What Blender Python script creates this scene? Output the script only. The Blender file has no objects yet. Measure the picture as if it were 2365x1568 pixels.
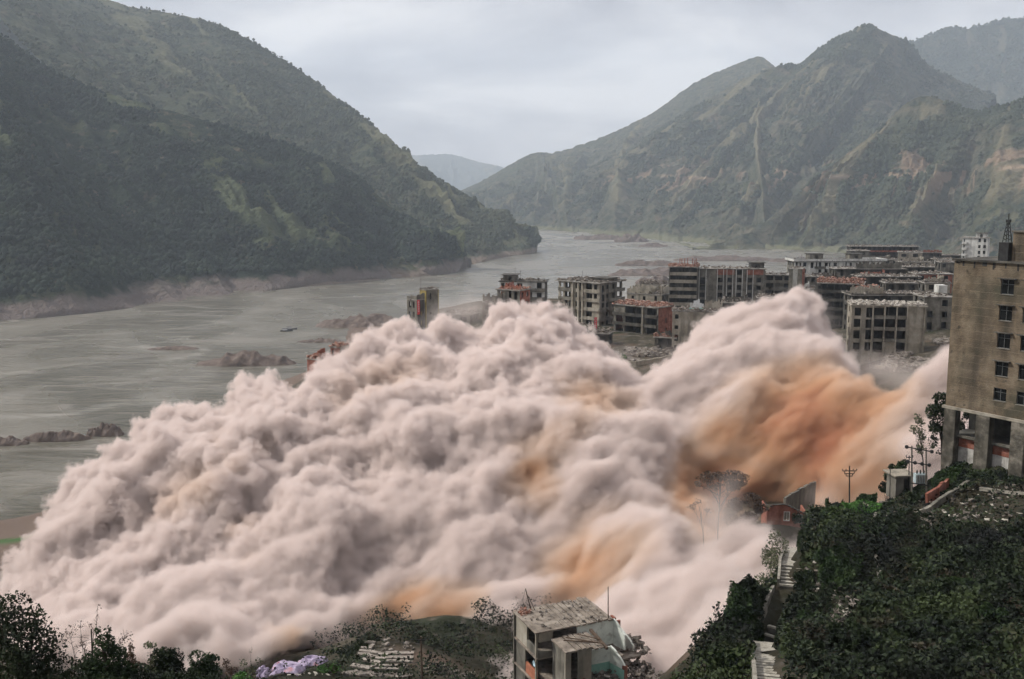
import bpy, bmesh, math, random
import numpy as np
from mathutils import Vector, Matrix
R = math.radians
sc = bpy.context.scene
col = sc.collection
# ---------------------------------------------------------------- camera, light, exposure
PITCH = 8.26
CAMZ = 100.0
FPX = 2300.0                      # focal length in pixels of a 2365 x 1568 frame
cam = bpy.data.cameras.new("camera"); camo = bpy.data.objects.new("camera", cam); col.objects.link(camo)
cam.sensor_width = 36; cam.lens = 36*FPX/2365
cam.clip_start = 0.5; cam.clip_end = 60000
camo.location = (0, 0, CAMZ); camo.rotation_euler = (R(90-PITCH), 0, 0)
sc.camera = camo
SUN_EL, SUN_AZ = 44, -80          # degrees; azimuth measured from +Y towards +X
w = bpy.data.worlds.new("World"); sc.world = w; w.use_nodes = True
nt = w.node_tree; N = nt.nodes; L = nt.links
bg = N["Background"]
sky = N.new("ShaderNodeTexSky"); sky.sky_type = 'NISHITA'; sky.sun_disc = False
sky.sun_elevation = R(SUN_EL); sky.sun_rotation = R(SUN_AZ); sky.air_density = 1.5; sky.dust_density = 3
tc = N.new("ShaderNodeTexCoord")
mp = N.new("ShaderNodeMapping"); mp.inputs['Scale'].default_value = (1.0, 1.0, 3.2); mp.inputs['Location'].default_value = (0.9, 0.35, 0.2)
L.new(tc.outputs['Generated'], mp.inputs[0])
n1 = N.new("ShaderNodeTexNoise"); n1.inputs['Scale'].default_value = 3.0; n1.inputs['Detail'].default_value = 7; n1.inputs['Roughness'].default_value = .52
n1.inputs['Distortion'].default_value = .35
L.new(mp.outputs[0], n1.inputs['Vector'])
cr = N.new("ShaderNodeValToRGB")
cr.color_ramp.elements[0].position = .40; cr.color_ramp.elements[0].color = (.36, .335, .36, 1)
cr.color_ramp.elements[1].position = .61; cr.color_ramp.elements[1].color = (.92, .87, .84, 1)
e = cr.color_ramp.elements.new(.5); e.color = (.58, .55, .56, 1)
L.new(n1.outputs['Fac'], cr.inputs[0])
sm = N.new("ShaderNodeVectorMath"); sm.operation = 'SCALE'; sm.inputs['Scale'].default_value = .10
L.new(sky.outputs[0], sm.inputs[0])
mx = N.new("ShaderNodeMix"); mx.data_type = 'RGBA'; mx.inputs['Factor'].default_value = .93
L.new(sm.outputs[0], mx.inputs['A']); L.new(cr.outputs[0], mx.inputs['B'])
L.new(mx.outputs['Result'], bg.inputs['Color']); bg.inputs['Strength'].default_value = 1.0
sl = bpy.data.lights.new("sun", 'SUN'); sl.energy = 3.3; sl.angle = R(5); sl.color = (1, .95, .88)
so = bpy.data.objects.new("sun", sl); col.objects.link(so)
sd = Vector((math.sin(R(SUN_AZ))*math.cos(R(SUN_EL)), math.cos(R(SUN_AZ))*math.cos(R(SUN_EL)), math.sin(R(SUN_EL))))
so.rotation_euler = sd.to_track_quat('Z', 'Y').to_euler()
sc.view_settings.view_transform = 'Standard'; sc.view_settings.look = 'None'
sc.view_settings.exposure = 0.40; sc.view_settings.gamma = 1
cy = sc.cycles
cy.max_bounces = 6; cy.diffuse_bounces = 3; cy.glossy_bounces = 2; cy.transmission_bounces = 2
cy.volume_bounces = 3; cy.transparent_max_bounces = 12; cy.use_denoising = True; cy.use_adaptive_sampling = True; cy.adaptive_threshold = .04; cy.adaptive_min_samples = 16; cy.volume_step_rate = 1.8; cy.volume_max_steps = 256
cy.caustics_reflective = False; cy.caustics_refractive = False
# ---------------------------------------------------------------- helpers
rng = np.random.default_rng(11); random.seed(5)
CP, SP = math.cos(R(PITCH)), math.sin(R(PITCH))
def ray(px, py):
    x = (px-1182.5)/FPX; v = -(py-784)/FPX
    return x, CP+v*SP, -SP+v*CP
def at(px, py, D):
    x, y, z = ray(px, py); return Vector((x*D/y, D, CAMZ+z*D/y))
def atz(px, py, z=0.0):
    x, y, zz = ray(px, py); return at(px, py, (z-CAMZ)*y/zz)
def m_per_px(D): return D/FPX
def hsh(ix, iy, iz, seed):
    n = (ix*374761393 + iy*668265263 + iz*2147483647 + seed*974634777) & 0xffffffff
    n = ((n ^ (n >> 13))*1274126177) & 0xffffffff
    n = ((n ^ (n >> 15))*2246822519) & 0xffffffff
    return ((n ^ (n >> 16)) & 0xffffff)/float(0xffffff)
def vnoise(P, seed=0):
    P = np.asarray(P, float); I = np.floor(P).astype(np.int64); F = P-I; F = F*F*(3-2*F)
    r = 0
    for dx in (0, 1):
        wx = F[:, 0] if dx else 1-F[:, 0]
        for dy in (0, 1):
            wy = F[:, 1] if dy else 1-F[:, 1]
            for dz in (0, 1):
                wz = F[:, 2] if dz else 1-F[:, 2]
                r = r + wx*wy*wz*hsh(I[:, 0]+dx, I[:, 1]+dy, I[:, 2]+dz, seed)
    return r
def fbm(P, s, o=4, seed=0, g=.5, lac=2.03):
    P = np.asarray(P, float)/s; a = 1; t = 0; r = 0
    for k in range(o):
        r = r + a*vnoise(P, seed+k*17); t += a; a *= g; P = P*lac+11.7
    return r/t
def ridge(P, s, o=4, seed=0):
    P = np.asarray(P, float)/s; a = 1; t = 0; r = 0
    for k in range(o):
        r = r + a*(1-np.abs(2*vnoise(P, seed+k*31)-1)); t += a; a *= .5; P = P*2.07+5.3
    return r/t
def tag(o, label=None, cat=None, group=None, kind=None):
    if label: o['label'] = label
    if cat: o['category'] = cat
    if group: o['group'] = group
    if kind or cat: o['kind'] = kind or 'thing'
    return o
def empty(name, loc=(0, 0, 0), rz=0):
    o = bpy.data.objects.new(name, None); col.objects.link(o); o.location = loc; o.rotation_euler = (0, 0, rz); o.empty_display_size = .5
    return o
def npmesh(name, V, F, mats, parent=None, smooth=False, mi=None, attr=None):
    """V (n,3), F (m,k) equal-sided faces"""
    V = np.asarray(V, np.float32); F = np.asarray(F, np.int32)
    me = bpy.data.meshes.new(name); me.vertices.add(len(V)); me.vertices.foreach_set('co', V.ravel())
    k = F.shape[1]; me.loops.add(F.size); me.loops.foreach_set('vertex_index', F.ravel())
    me.polygons.add(len(F)); me.polygons.foreach_set('loop_start', np.arange(0, F.size, k, dtype=np.int32))
    if smooth: me.polygons.foreach_set('use_smooth', np.ones(len(F), bool))
    if not isinstance(mats, (list, tuple)): mats = [mats]
    for m in mats: me.materials.append(m)
    if mi is not None: me.polygons.foreach_set('material_index', np.asarray(mi, np.int32))
    for an, a in (attr or {}).items():
        at_ = me.attributes.new(an, 'FLOAT', 'POINT'); at_.data.foreach_set('value', np.asarray(a, np.float32))
    me.update(calc_edges=True); me.validate()
    o = bpy.data.objects.new(name, me); col.objects.link(o)
    if parent: o.parent = parent
    return o
class MB:
    def __init__(s): s.v = []; s.f = []; s.m = []
    def poly(s, pts, m=0):
        b = len(s.v); s.v += [tuple(p) for p in pts]; s.f.append(tuple(range(b, b+len(pts)))); s.m.append(m)
    def hexa(s, c, m=0):           # 8 corners: bottom ring 0-3, top ring 4-7
        b = len(s.v); s.v += [tuple(p) for p in c]
        for q in ((3, 2, 1, 0), (4, 5, 6, 7), (0, 1, 5, 4), (1, 2, 6, 5), (2, 3, 7, 6), (3, 0, 4, 7)):
            s.f.append(tuple(b+i for i in q)); s.m.append(m)
    def box(s, x0, x1, y0, y1, z0, z1, m=0):
        if x1 < x0: x0, x1 = x1, x0
        if y1 < y0: y0, y1 = y1, y0
        s.hexa([(x0, y0, z0), (x1, y0, z0), (x1, y1, z0), (x0, y1, z0), (x0, y0, z1), (x1, y0, z1), (x1, y1, z1), (x0, y1, z1)], m)
    def obox(s, c, size, M=None, m=0):   # oriented box centre c
        hx, hy, hz = [q/2 for q in size]; c = Vector(c)
        P = [Vector(p) for p in ((-hx, -hy, -hz), (hx, -hy, -hz), (hx, hy, -hz), (-hx, hy, -hz), (-hx, -hy, hz), (hx, -hy, hz), (hx, hy, hz), (-hx, hy, hz))]
        if M is not None: P = [M @ p for p in P]
        s.hexa([c+p for p in P], m)
    def bar(s, a, b, wd, h=None, m=0):   # box beam from a to b
        a, b = Vector(a), Vector(b); h = h or wd; d = b-a; ln = d.length
        if ln < 1e-6: return
        q = d.to_track_quat('X', 'Z').to_matrix(); s.obox((a+b)/2, (ln, wd, h), q, m)
    def tube(s, pts, rad, n=8, m=0, cap=True):
        pts = [Vector(p) for p in pts]; rad = rad if isinstance(rad, (list, tuple)) else [rad]*len(pts)
        b = len(s.v)
        for i, p in enumerate(pts):
            d = (pts[min(i+1, len(pts)-1)]-pts[max(i-1, 0)]); q = d.to_track_quat('Z', 'Y').to_matrix()
            for k in range(n):
                a = 2*math.pi*k/n; s.v.append(tuple(p+q @ Vector((math.cos(a)*rad[i], math.sin(a)*rad[i], 0))))
        for i in range(len(pts)-1):
            for k in range(n):
                k2 = (k+1) % n; s.f.append((b+i*n+k, b+i*n+k2, b+(i+1)*n+k2, b+(i+1)*n+k)); s.m.append(m)
        if cap:
            s.f.append(tuple(b+k for k in reversed(range(n)))); s.m.append(m)
            e = b+(len(pts)-1)*n; s.f.append(tuple(e+k for k in range(n))); s.m.append(m)
    def build(s, name, mats, parent=None, smooth=False):
        me = bpy.data.meshes.new(name); me.from_pydata(s.v, [], s.f)
        for mm in (mats if isinstance(mats, (list, tuple)) else [mats]): me.materials.append(mm)
        me.polygons.foreach_set('material_index', s.m)
        if smooth: me.polygons.foreach_set('use_smooth', [True]*len(me.polygons))
        me.update()
        o = bpy.data.objects.new(name, me); col.objects.link(o)
        if parent: o.parent = parent
        return o
# ---------------------------------------------------------------- materials
def mat(name, cols, scale=1.0, rough=.85, detail=6, bump=0, bscale=None, pos=None, coord='Object', streak=None, second=None, spec=.3, stretch=None):
    """cols: ramp colours driven by noise; streak=(colour, scale, amount): vertical run stains; second=(colour, scale, lo, hi): blotches"""
    m = bpy.data.materials.new(name); m.use_nodes = True; t = m.node_tree; b = t.nodes['Principled BSDF']; ln = t.links
    b.inputs['Roughness'].default_value = rough; b.inputs['Specular IOR Level'].default_value = spec
    c = t.nodes.new('ShaderNodeTexCoord'); vec = c.outputs[coord]
    if stretch:
        mpn = t.nodes.new('ShaderNodeMapping'); mpn.inputs['Scale'].default_value = stretch; ln.new(vec, mpn.inputs[0]); base_vec = mpn.outputs[0]
    else: base_vec = vec
    n = t.nodes.new('ShaderNodeTexNoise'); n.inputs['Scale'].default_value = scale; n.inputs['Detail'].default_value = detail; n.inputs['Roughness'].default_value = .62
    ln.new(base_vec, n.inputs['Vector'])
    r = t.nodes.new('ShaderNodeValToRGB'); k = len(cols); ps = pos or [.34+.32*i/max(k-1, 1) for i in range(k)]
    el = r.color_ramp.elements
    el[0].position = ps[0]; el[0].color = (*cols[0], 1); el[1].position = ps[-1]; el[1].color = (*cols[-1], 1)
    for i in range(1, k-1): e = el.new(ps[i]); e.color = (*cols[i], 1)
    ln.new(n.outputs['Fac'], r.inputs[0]); out = r.outputs[0]
    def blend(out, fac, colr):
        x = t.nodes.new('ShaderNodeMix'); x.data_type = 'RGBA'; ln.new(fac, x.inputs['Factor']); ln.new(out, x.inputs['A']); x.inputs['B'].default_value = (*colr, 1)
        return x.outputs['Result']
    def masked(vec, sca, lo, hi, amount=1, st=(1, 1, 1)):
        mpn = t.nodes.new('ShaderNodeMapping'); mpn.inputs['Scale'].default_value = st; ln.new(vec, mpn.inputs[0])
        n = t.nodes.new('ShaderNodeTexNoise'); n.inputs['Scale'].default_value = sca; n.inputs['Detail'].default_value = 5; ln.new(mpn.outputs[0], n.inputs['Vector'])
        q = t.nodes.new('ShaderNodeMapRange'); q.inputs['From Min'].default_value = lo; q.inputs['From Max'].default_value = hi; q.inputs['To Max'].default_value = amount
        ln.new(n.outputs['Fac'], q.inputs['Value']); return q.outputs['Result']
    if second:
        for sg in (second if isinstance(second[0][0], tuple) else [second]):
            out = blend(out, masked(vec, sg[1], sg[2], sg[3]), sg[0])
    if streak: out = blend(out, masked(vec, streak[1], .5, .72, streak[2], (1, 1, .12)), streak[0])
    ln.new(out, b.inputs['Base Color'])
    if bump:
        n2 = t.nodes.new('ShaderNodeTexNoise'); n2.inputs['Scale'].default_value = bscale or scale*4; n2.inputs['Detail'].default_value = 5; ln.new(base_vec, n2.inputs['Vector'])
        bp = t.nodes.new('ShaderNodeBump'); bp.inputs['Strength'].default_value = bump; bp.inputs['Distance'].default_value = .3; ln.new(n2.outputs['Fac'], bp.inputs['Height']); ln.new(bp.outputs[0], b.inputs['Normal'])
    m['o'] = 1
    return m
def attr_mix(m, attr, colr, amount=1.0):
    t = m.node_tree; b = t.nodes['Principled BSDF']; src = b.inputs['Base Color'].links[0].from_socket
    a = t.nodes.new('ShaderNodeAttribute'); a.attribute_name = attr
    x = t.nodes.new('ShaderNodeMix'); x.data_type = 'RGBA'
    k = t.nodes.new('ShaderNodeMath'); k.operation = 'MULTIPLY'; k.inputs[1].default_value = amount; k.use_clamp = True; t.links.new(a.outputs['Fac'], k.inputs[0])
    t.links.new(k.outputs[0], x.inputs['Factor']); t.links.new(src, x.inputs['A']); x.inputs['B'].default_value = (*colr, 1)
    t.links.new(x.outputs['Result'], b.inputs['Base Color'])
# ---------------------------------------------------------------- mountains
def resample(P, n):
    P = np.array(P, float); u = np.linspace(0, len(P)-1, n); i = np.clip(u.astype(int), 0, len(P)-2); f = (u-i)[:, None]
    i0 = np.clip(i-1, 0, len(P)-1); i2 = i+1; i3 = np.clip(i+2, 0, len(P)-1)
    a, b, c, d = P[i0], P[i], P[i2], P[i3]
    return .5*((2*b)+(c-a)*f+(2*a-5*b+4*c-d)*f**2+(3*b-a-3*c+d)*f**3)
def smoothstep(a, b, x): t = np.clip((x-a)/(b-a), 0, 1); return t*t*(3-2*t)
def mountain(name, feet, crest, nu, nv, amp, spur_n, seed, material, label, power=1.15, rock=14., green=None, road=None, fine=6., back=1.0, tree=4., foot_z=0., noband=False, slides=None):
    Fp = resample([tuple(atz(*f, foot_z)) if len(f) == 2 else tuple(at(*f)) for f in feet], nu)
    Cp = resample([tuple(at(*c)) for c in crest], nu)
    v = np.linspace(0, 1, nv)[:, None, None]
    P = Fp[None]+(Cp-Fp)[None]*v
    P[..., 2] = Fp[None, :, 2]+(Cp-Fp)[None, :, 2]*(v[..., 0]**power)
    u = np.linspace(0, 1, nu)[None, :]+0*v[..., 0]; vv = v[..., 0]+0*u
    # spurs run down the slope, breaking into smaller ones towards the foot
    sp = np.stack([u*spur_n+.5*(fbm(np.stack([u.ravel()*spur_n*.8, vv.ravel()*2.2, u.ravel()*0], 1), 1., 3, seed+5).reshape(u.shape)), vv*.55+0*u, 0*u+seed], -1).reshape(-1, 3)
    r1 = ridge(sp, 1., 4, seed).reshape(u.shape)
    env = (np.sin(np.pi*np.clip(vv, 0, 1)**.85)**.6)*(1-vv**5)
    d = np.cross(np.gradient(P, axis=1).reshape(-1, 3), np.gradient(P, axis=0).reshape(-1, 3)); d /= np.linalg.norm(d, axis=1)[:, None]+1e-9
    d[d[:, 2] < 0] *= -1
    h = (r1-.62)*amp*2*env
    Q = P.reshape(-1, 3)
    h = h.ravel()+(ridge(Q, amp*1.1, 5, seed+3)-.55)*amp*.75*np.clip(env.ravel(), .0, 1)
    nf = fbm(Q, fine*3, 4, seed+9)-.5
    edge_ = (smoothstep(0, .07, u)*smoothstep(1, .95, u)).ravel(); h = h*edge_
    Q = Q+d*(h+nf*fine*np.clip(env.ravel()*2+.25, 0, 1))[:, None]
    Q[:, 2] += (vnoise(Q/tree, seed+21)-.5)*tree*.7*(Q[:, 2] > rock)
    Q = Q.reshape(nv, nu, 3)
    Q[0, :, 2] = foot_z-4
    # far side of the ridge
    dirb = (Cp-Fp); dirb[:, 2] = 0; dirb /= np.linalg.norm(dirb, axis=1)[:, None]
    rows = [Q]
    for k, t in enumerate((.12, .3, .6, 1.0)):
        B = Q[-1]+dirb*(Cp[:, 2:3]*1.5*back*t); B[:, 2] = Cp[:, 2]*(1-t)-5*(t == 1)+ (fbm(B, amp, 3, seed+40)-.5)*amp*(t < 1)
        rows.append(B[None])
    G = np.concatenate(rows, 0); nr = G.shape[0]
    idx = np.arange(nr*nu).reshape(nr, nu)
    F = np.stack([idx[:-1, :-1], idx[:-1, 1:], idx[1:, 1:], idx[1:, :-1]], -1).reshape(-1, 4)
    V = G.reshape(-1, 3)
    pad = lambda a: np.concatenate([a.ravel(), np.zeros((nr-nv)*nu)])
    spur = pad(smoothstep(.75, .87, r1)*smoothstep(.36, .56, fbm(P.reshape(-1, 3), 60, 3, seed+70)).reshape(u.shape)*smoothstep(.03, .2, vv))
    low = smoothstep(rock*1.0, rock*.45, V[:, 2]+(fbm(V, 14, 3, seed+60)-.5)*rock*.9)
    if noband: low *= 0
    att = {'spur': spur, 'low': low}
    rd = np.zeros(len(V)); sl_ = np.zeros(len(V))
    if road:
        zr, wd, u0, u1 = road
        un = pad(u); zz = V[:, 2]-zr-(fbm(V*np.array([1, 1, 0]), 130, 3, seed+80)-.5)*48
        on = smoothstep(u0, u0+.03, un)*smoothstep(u1, u1-.03, un)
        rd = on*np.exp(-(zz/wd)**2)*smoothstep(.38, .6, fbm(V, 45, 3, seed+81))
        ch = fbm(np.stack([un*spur_n*9, zz*.008, un*0], 1), 1., 3, seed+83)
        sl_ = on*smoothstep(.56, .68, ch)*smoothstep(-75, -5, zz)*(zz < 3)
        ch2 = fbm(V*np.array([1, 1, 1.]), 55, 3, seed+85)
        sl_ = np.maximum(sl_, on*smoothstep(.58, .66, ch2)*smoothstep(75, 15, zz)*(zz > 0)*.9)
    att['road'] = rd; att['scar'] = sl_
    o = npmesh(name, V, F, material, smooth=True, attr=att)
    tag(o, label, None, None, 'structure')
    return o, Q, np.maximum(np.maximum(spur, att['low']), np.maximum(rd, sl_))[:nv*nu]
def hillmat(name, cols, scale, spurc, lowc, b=.8, lowamt=.95, bs=None):
    m = mat(name, cols, scale, .95, 8, bump=b, bscale=bs or scale*5, second=[((.052, .060, .034), scale*.28, .52, .66), ((.10, .082, .06), scale*.9, .58, .70), ((.016, .026, .017), scale*2.2, .55, .62)], spec=.1)
    attr_mix(m, 'spur', spurc, .75); attr_mix(m, 'scar', (.24, .17, .12), .8); attr_mix(m, 'road', (.30, .23, .165), .85); attr_mix(m, 'low', lowc, lowamt)
    t = m.node_tree; [n for n in t.nodes if n.type == 'BUMP'][0].inputs['Distance'].default_value = 4.0
    return m
G1 = hillmat('near_slope_scrub_shaded', [(.008, .015, .011), (.014, .024, .015), (.027, .039, .023)], .06, (.095, .112, .062), (.15, .125, .115), 1.0)  # near spur darkened in colour to set it in shade
G2 = hillmat('far_slope_scrub_lit', [(.026, .036, .024), (.048, .058, .036), (.080, .082, .054)], .035, (.125, .125, .075), (.17, .135, .11), 1.0)  # sunlight and haze on the rear ridge are put into these paler tones
G3 = hillmat('right_slope_scrub', [(.030, .040, .028), (.062, .064, .044), (.105, .096, .068)], .03, (.15, .135, .085), (.14, .14, .085), 1.0, .85)  # right slopes lightened in colour to read hazier
MTS = []
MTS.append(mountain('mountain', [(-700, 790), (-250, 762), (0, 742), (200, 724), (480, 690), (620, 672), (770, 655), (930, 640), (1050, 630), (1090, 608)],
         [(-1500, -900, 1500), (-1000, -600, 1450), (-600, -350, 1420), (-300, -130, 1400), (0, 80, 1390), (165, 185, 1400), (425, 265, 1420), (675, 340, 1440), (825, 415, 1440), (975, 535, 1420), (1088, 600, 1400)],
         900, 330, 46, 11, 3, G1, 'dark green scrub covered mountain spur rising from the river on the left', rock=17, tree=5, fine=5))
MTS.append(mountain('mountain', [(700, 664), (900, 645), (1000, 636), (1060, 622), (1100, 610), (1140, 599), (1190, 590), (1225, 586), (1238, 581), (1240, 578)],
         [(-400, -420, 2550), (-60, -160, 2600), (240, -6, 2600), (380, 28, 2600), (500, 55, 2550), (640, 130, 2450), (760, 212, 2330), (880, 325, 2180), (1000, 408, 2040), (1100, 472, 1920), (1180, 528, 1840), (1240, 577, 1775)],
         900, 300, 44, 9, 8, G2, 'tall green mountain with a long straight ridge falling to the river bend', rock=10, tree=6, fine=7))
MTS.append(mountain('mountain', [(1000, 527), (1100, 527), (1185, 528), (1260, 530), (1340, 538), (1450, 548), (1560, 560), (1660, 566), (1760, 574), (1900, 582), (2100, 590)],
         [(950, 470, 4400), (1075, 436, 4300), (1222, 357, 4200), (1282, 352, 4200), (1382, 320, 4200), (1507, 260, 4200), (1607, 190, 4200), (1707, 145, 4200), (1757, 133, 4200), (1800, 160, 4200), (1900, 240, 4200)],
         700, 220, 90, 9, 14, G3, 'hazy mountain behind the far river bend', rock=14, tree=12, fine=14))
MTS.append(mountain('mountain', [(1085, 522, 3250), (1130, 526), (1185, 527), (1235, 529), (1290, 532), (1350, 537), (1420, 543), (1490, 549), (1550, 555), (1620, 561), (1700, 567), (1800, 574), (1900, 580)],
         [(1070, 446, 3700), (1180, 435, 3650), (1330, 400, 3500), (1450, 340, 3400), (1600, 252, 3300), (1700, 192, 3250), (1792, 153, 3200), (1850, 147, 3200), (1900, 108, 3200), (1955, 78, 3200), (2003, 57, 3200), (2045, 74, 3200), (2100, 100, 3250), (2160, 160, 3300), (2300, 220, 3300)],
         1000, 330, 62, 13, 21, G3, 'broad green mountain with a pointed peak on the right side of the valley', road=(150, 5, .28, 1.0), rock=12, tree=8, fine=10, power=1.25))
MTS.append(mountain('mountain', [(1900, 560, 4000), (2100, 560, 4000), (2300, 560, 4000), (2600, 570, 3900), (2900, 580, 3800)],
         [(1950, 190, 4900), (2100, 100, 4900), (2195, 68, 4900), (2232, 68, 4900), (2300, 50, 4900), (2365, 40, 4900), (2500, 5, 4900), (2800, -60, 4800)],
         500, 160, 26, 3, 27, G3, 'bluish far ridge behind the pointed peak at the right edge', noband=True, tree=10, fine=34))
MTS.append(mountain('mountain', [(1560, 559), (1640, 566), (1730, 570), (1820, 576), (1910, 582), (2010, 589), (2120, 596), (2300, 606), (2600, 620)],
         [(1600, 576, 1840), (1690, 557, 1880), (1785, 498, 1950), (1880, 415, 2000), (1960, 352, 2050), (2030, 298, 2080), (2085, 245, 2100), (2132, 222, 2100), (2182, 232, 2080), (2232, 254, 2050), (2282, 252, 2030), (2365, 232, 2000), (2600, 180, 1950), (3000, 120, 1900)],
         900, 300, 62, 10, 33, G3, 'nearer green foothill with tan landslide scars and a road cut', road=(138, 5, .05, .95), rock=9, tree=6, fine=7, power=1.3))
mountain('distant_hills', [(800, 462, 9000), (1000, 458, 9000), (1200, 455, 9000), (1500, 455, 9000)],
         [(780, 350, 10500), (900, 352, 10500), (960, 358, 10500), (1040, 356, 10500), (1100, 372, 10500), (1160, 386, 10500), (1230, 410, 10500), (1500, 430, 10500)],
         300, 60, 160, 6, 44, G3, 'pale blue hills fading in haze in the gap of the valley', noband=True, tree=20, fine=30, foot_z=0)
TRM = [mat('scrub_crowns_shaded', [(.005, .010, .009), (.011, .021, .015), (.024, .038, .022)], .03, .95, 6), mat('scrub_crowns_lit', [(.020, .031, .020), (.040, .052, .032), (.068, .074, .045)], .02, .95, 6)]  # shaded and sunlit tones of the same crowns, put into colour
# ---------------------------------------------------------------- river
wm = bpy.data.materials.new('muddy_river_water'); wm.use_nodes = True; t = wm.node_tree; b = t.nodes['Principled BSDF']; ln = t.links
gc = t.nodes.new('ShaderNodeNewGeometry')
def nz(scale, st, det=5, dist=0, rot=0.0):
    m_ = t.nodes.new('ShaderNodeMapping'); m_.inputs['Scale'].default_value = st; m_.inputs['Rotation'].default_value = (0, 0, rot)
    n_ = t.nodes.new('ShaderNodeTexNoise'); n_.inputs['Scale'].default_value = scale; n_.inputs['Detail'].default_value = det; n_.inputs['Distortion'].default_value = dist
    ln.new(gc.outputs['Position'], m_.inputs[0]); ln.new(m_.outputs[0], n_.inputs['Vector']); return n_.outputs['Fac']
f1 = nz(.008, (1, .7, 1), 8, 1.6, R(-25)); f2 = nz(.045, (.55, 1.5, 1), 7, .8, R(-14)); f3 = nz(.32, (.5, 1.2, 1), 5, .5, R(-12))
r = t.nodes.new('ShaderNodeValToRGB'); el = r.color_ramp.elements
el[0].position = .34; el[0].color = (.096, .088, .064, 1); el[1].position = .68; el[1].color = (.20, .185, .155, 1); e = el.new(.5); e.color = (.134, .125, .098, 1)
ln.new(f1, r.inputs[0])
r2 = t.nodes.new('ShaderNodeMapRange'); r2.inputs['From Min'].default_value = .52; r2.inputs['From Max'].default_value = .70; ln.new(f2, r2.inputs['Value'])
x = t.nodes.new('ShaderNodeMix'); x.data_type = 'RGBA'; ln.new(r2.outputs[0], x.inputs['Factor']); ln.new(r.outputs[0], x.inputs['A']); x.inputs['B'].default_value = (.22, .20, .17, 1)
fl = nz(.0035, (1, .9, 1), 3, .8, R(-30)); q1 = t.nodes.new('ShaderNodeMath'); q1.operation = 'SUBTRACT'; q1.inputs[1].default_value = .5; ln.new(fl, q1.inputs[0]); q2 = t.nodes.new('ShaderNodeMath'); q2.operation = 'ABSOLUTE'; ln.new(q1.outputs[0], q2.inputs[0])
q3 = t.nodes.new('ShaderNodeMapRange'); q3.inputs['From Min'].default_value = .012; q3.inputs['From Max'].default_value = 0; q3.inputs['To Max'].default_value = .6; ln.new(q2.outputs[0], q3.inputs['Value'])
q4 = t.nodes.new('ShaderNodeMath'); q4.operation = 'MULTIPLY'; ln.new(q3.outputs[0], q4.inputs[0]); ln.new(f2, q4.inputs[1])
x5 = t.nodes.new('ShaderNodeMix'); x5.data_type = 'RGBA'; ln.new(q4.outputs[0], x5.inputs['Factor']); ln.new(x.outputs['Result'], x5.inputs['A']); x5.inputs['B'].default_value = (.40, .38, .34, 1)
ln.new(x5.outputs['Result'], b.inputs['Base Color']); b.inputs['Roughness'].default_value = .22; b.inputs['IOR'].default_value = 1.33
ro = t.nodes.new('ShaderNodeMapRange'); ro.inputs['To Min'].default_value = .12; ro.inputs['To Max'].default_value = .42; ln.new(f1, ro.inputs['Value']); ln.new(ro.outputs[0], b.inputs['Roughness'])
ad = t.nodes.new('ShaderNodeMath'); ad.operation = 'MULTIPLY_ADD'; ad.inputs[1].default_value = 6.0; ln.new(f2, ad.inputs[0]); ln.new(f3, ad.inputs[2])
bp = t.nodes.new('ShaderNodeBump'); bp.inputs['Strength'].default_value = .8; bp.inputs['Distance'].default_value = .9; ln.new(ad.outputs[0], bp.inputs['Height']); ln.new(bp.outputs[0], b.inputs['Normal'])
mb = MB(); mb.poly([(-9000, -400, 0), (9000, -400, 0), (9000, 12500, 0), (-9000, 12500, 0)])
tag(mb.build('river', wm), 'muddy grey green river winding away between the mountains', None, None, 'structure')
# ---------------------------------------------------------------- near ground: the town slope and the hillside we stand on
ctrl = []
def cp(px, py, D): p = at(px, py, D); ctrl.append(tuple(p))
def cw(x, y, z): ctrl.append((x, y, z))
for a in [(1600, 1568, 70), (1640, 1520, 76), (1700, 1440, 80), (1770, 1500, 74), (1760, 1385, 89), (1815, 1330, 97), (1840, 1262, 108), (1865, 1215, 114), (1900, 1190, 117), (1960, 1195, 120), (2040, 1170, 119),
          (2130, 1160, 114), (2200, 1085, 119), (2290, 1112, 112), (2365, 1125, 108), (2365, 1300, 84), (2365, 1568, 60), (2000, 1568, 61), (1900, 1400, 81), (2000, 1300, 93), (2200, 1300, 86), (2180, 1450, 70), (1850, 1500, 71),
          (1700, 1568, 68), (1490, 1640, 84), (1560, 1600, 72), (1350, 1680, 98), (1200, 1680, 100), (1000, 1568, 108), (1040, 1540, 118), (980, 1490, 128), (930, 1450, 138), (860, 1490, 128), (860, 1560, 112), (760, 1540, 114), (680, 1560, 108), (620, 1566, 108), (560, 1580, 100),
          (1830, 1215, 150), (1760, 1215, 150), (1660, 1240, 148), (1900, 1205, 150), (2050, 900, 215), (2130, 870, 215), (2110, 1000, 190), (2080, 1210, 150), (1962, 1218, 112), (1962, 1255, 104), (2040, 1198, 112), (2040, 1240, 104), (1900, 1218, 110), (1905, 1262, 103), (2106, 1186, 108), (2110, 1240, 100), (1850, 1300, 98), (1790, 1440, 81)]: cp(*a)
for a in [(1300, 790, 300), (1440, 775, 300), (1560, 775, 300), (1450, 815, 275), (1560, 805, 275), (1470, 855, 255), (1560, 850, 250), (1620, 740, 370), (1800, 715, 380), (1900, 690, 430), (2000, 640, 490), (2100, 610, 560),
          (2000, 800, 248), (2140, 797, 248), (2070, 840, 232), (1920, 765, 335), (2150, 740, 300), (2250, 640, 450), (2300, 600, 560), (1500, 700, 410), (1320, 720, 350), (1200, 740, 310), (1120, 745, 290), (980, 765, 300), (1080, 702, 420), (1015, 712, 420), (1150, 692, 430),
          (750, 895, 235), (700, 880, 240)]: cp(*a)
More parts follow.
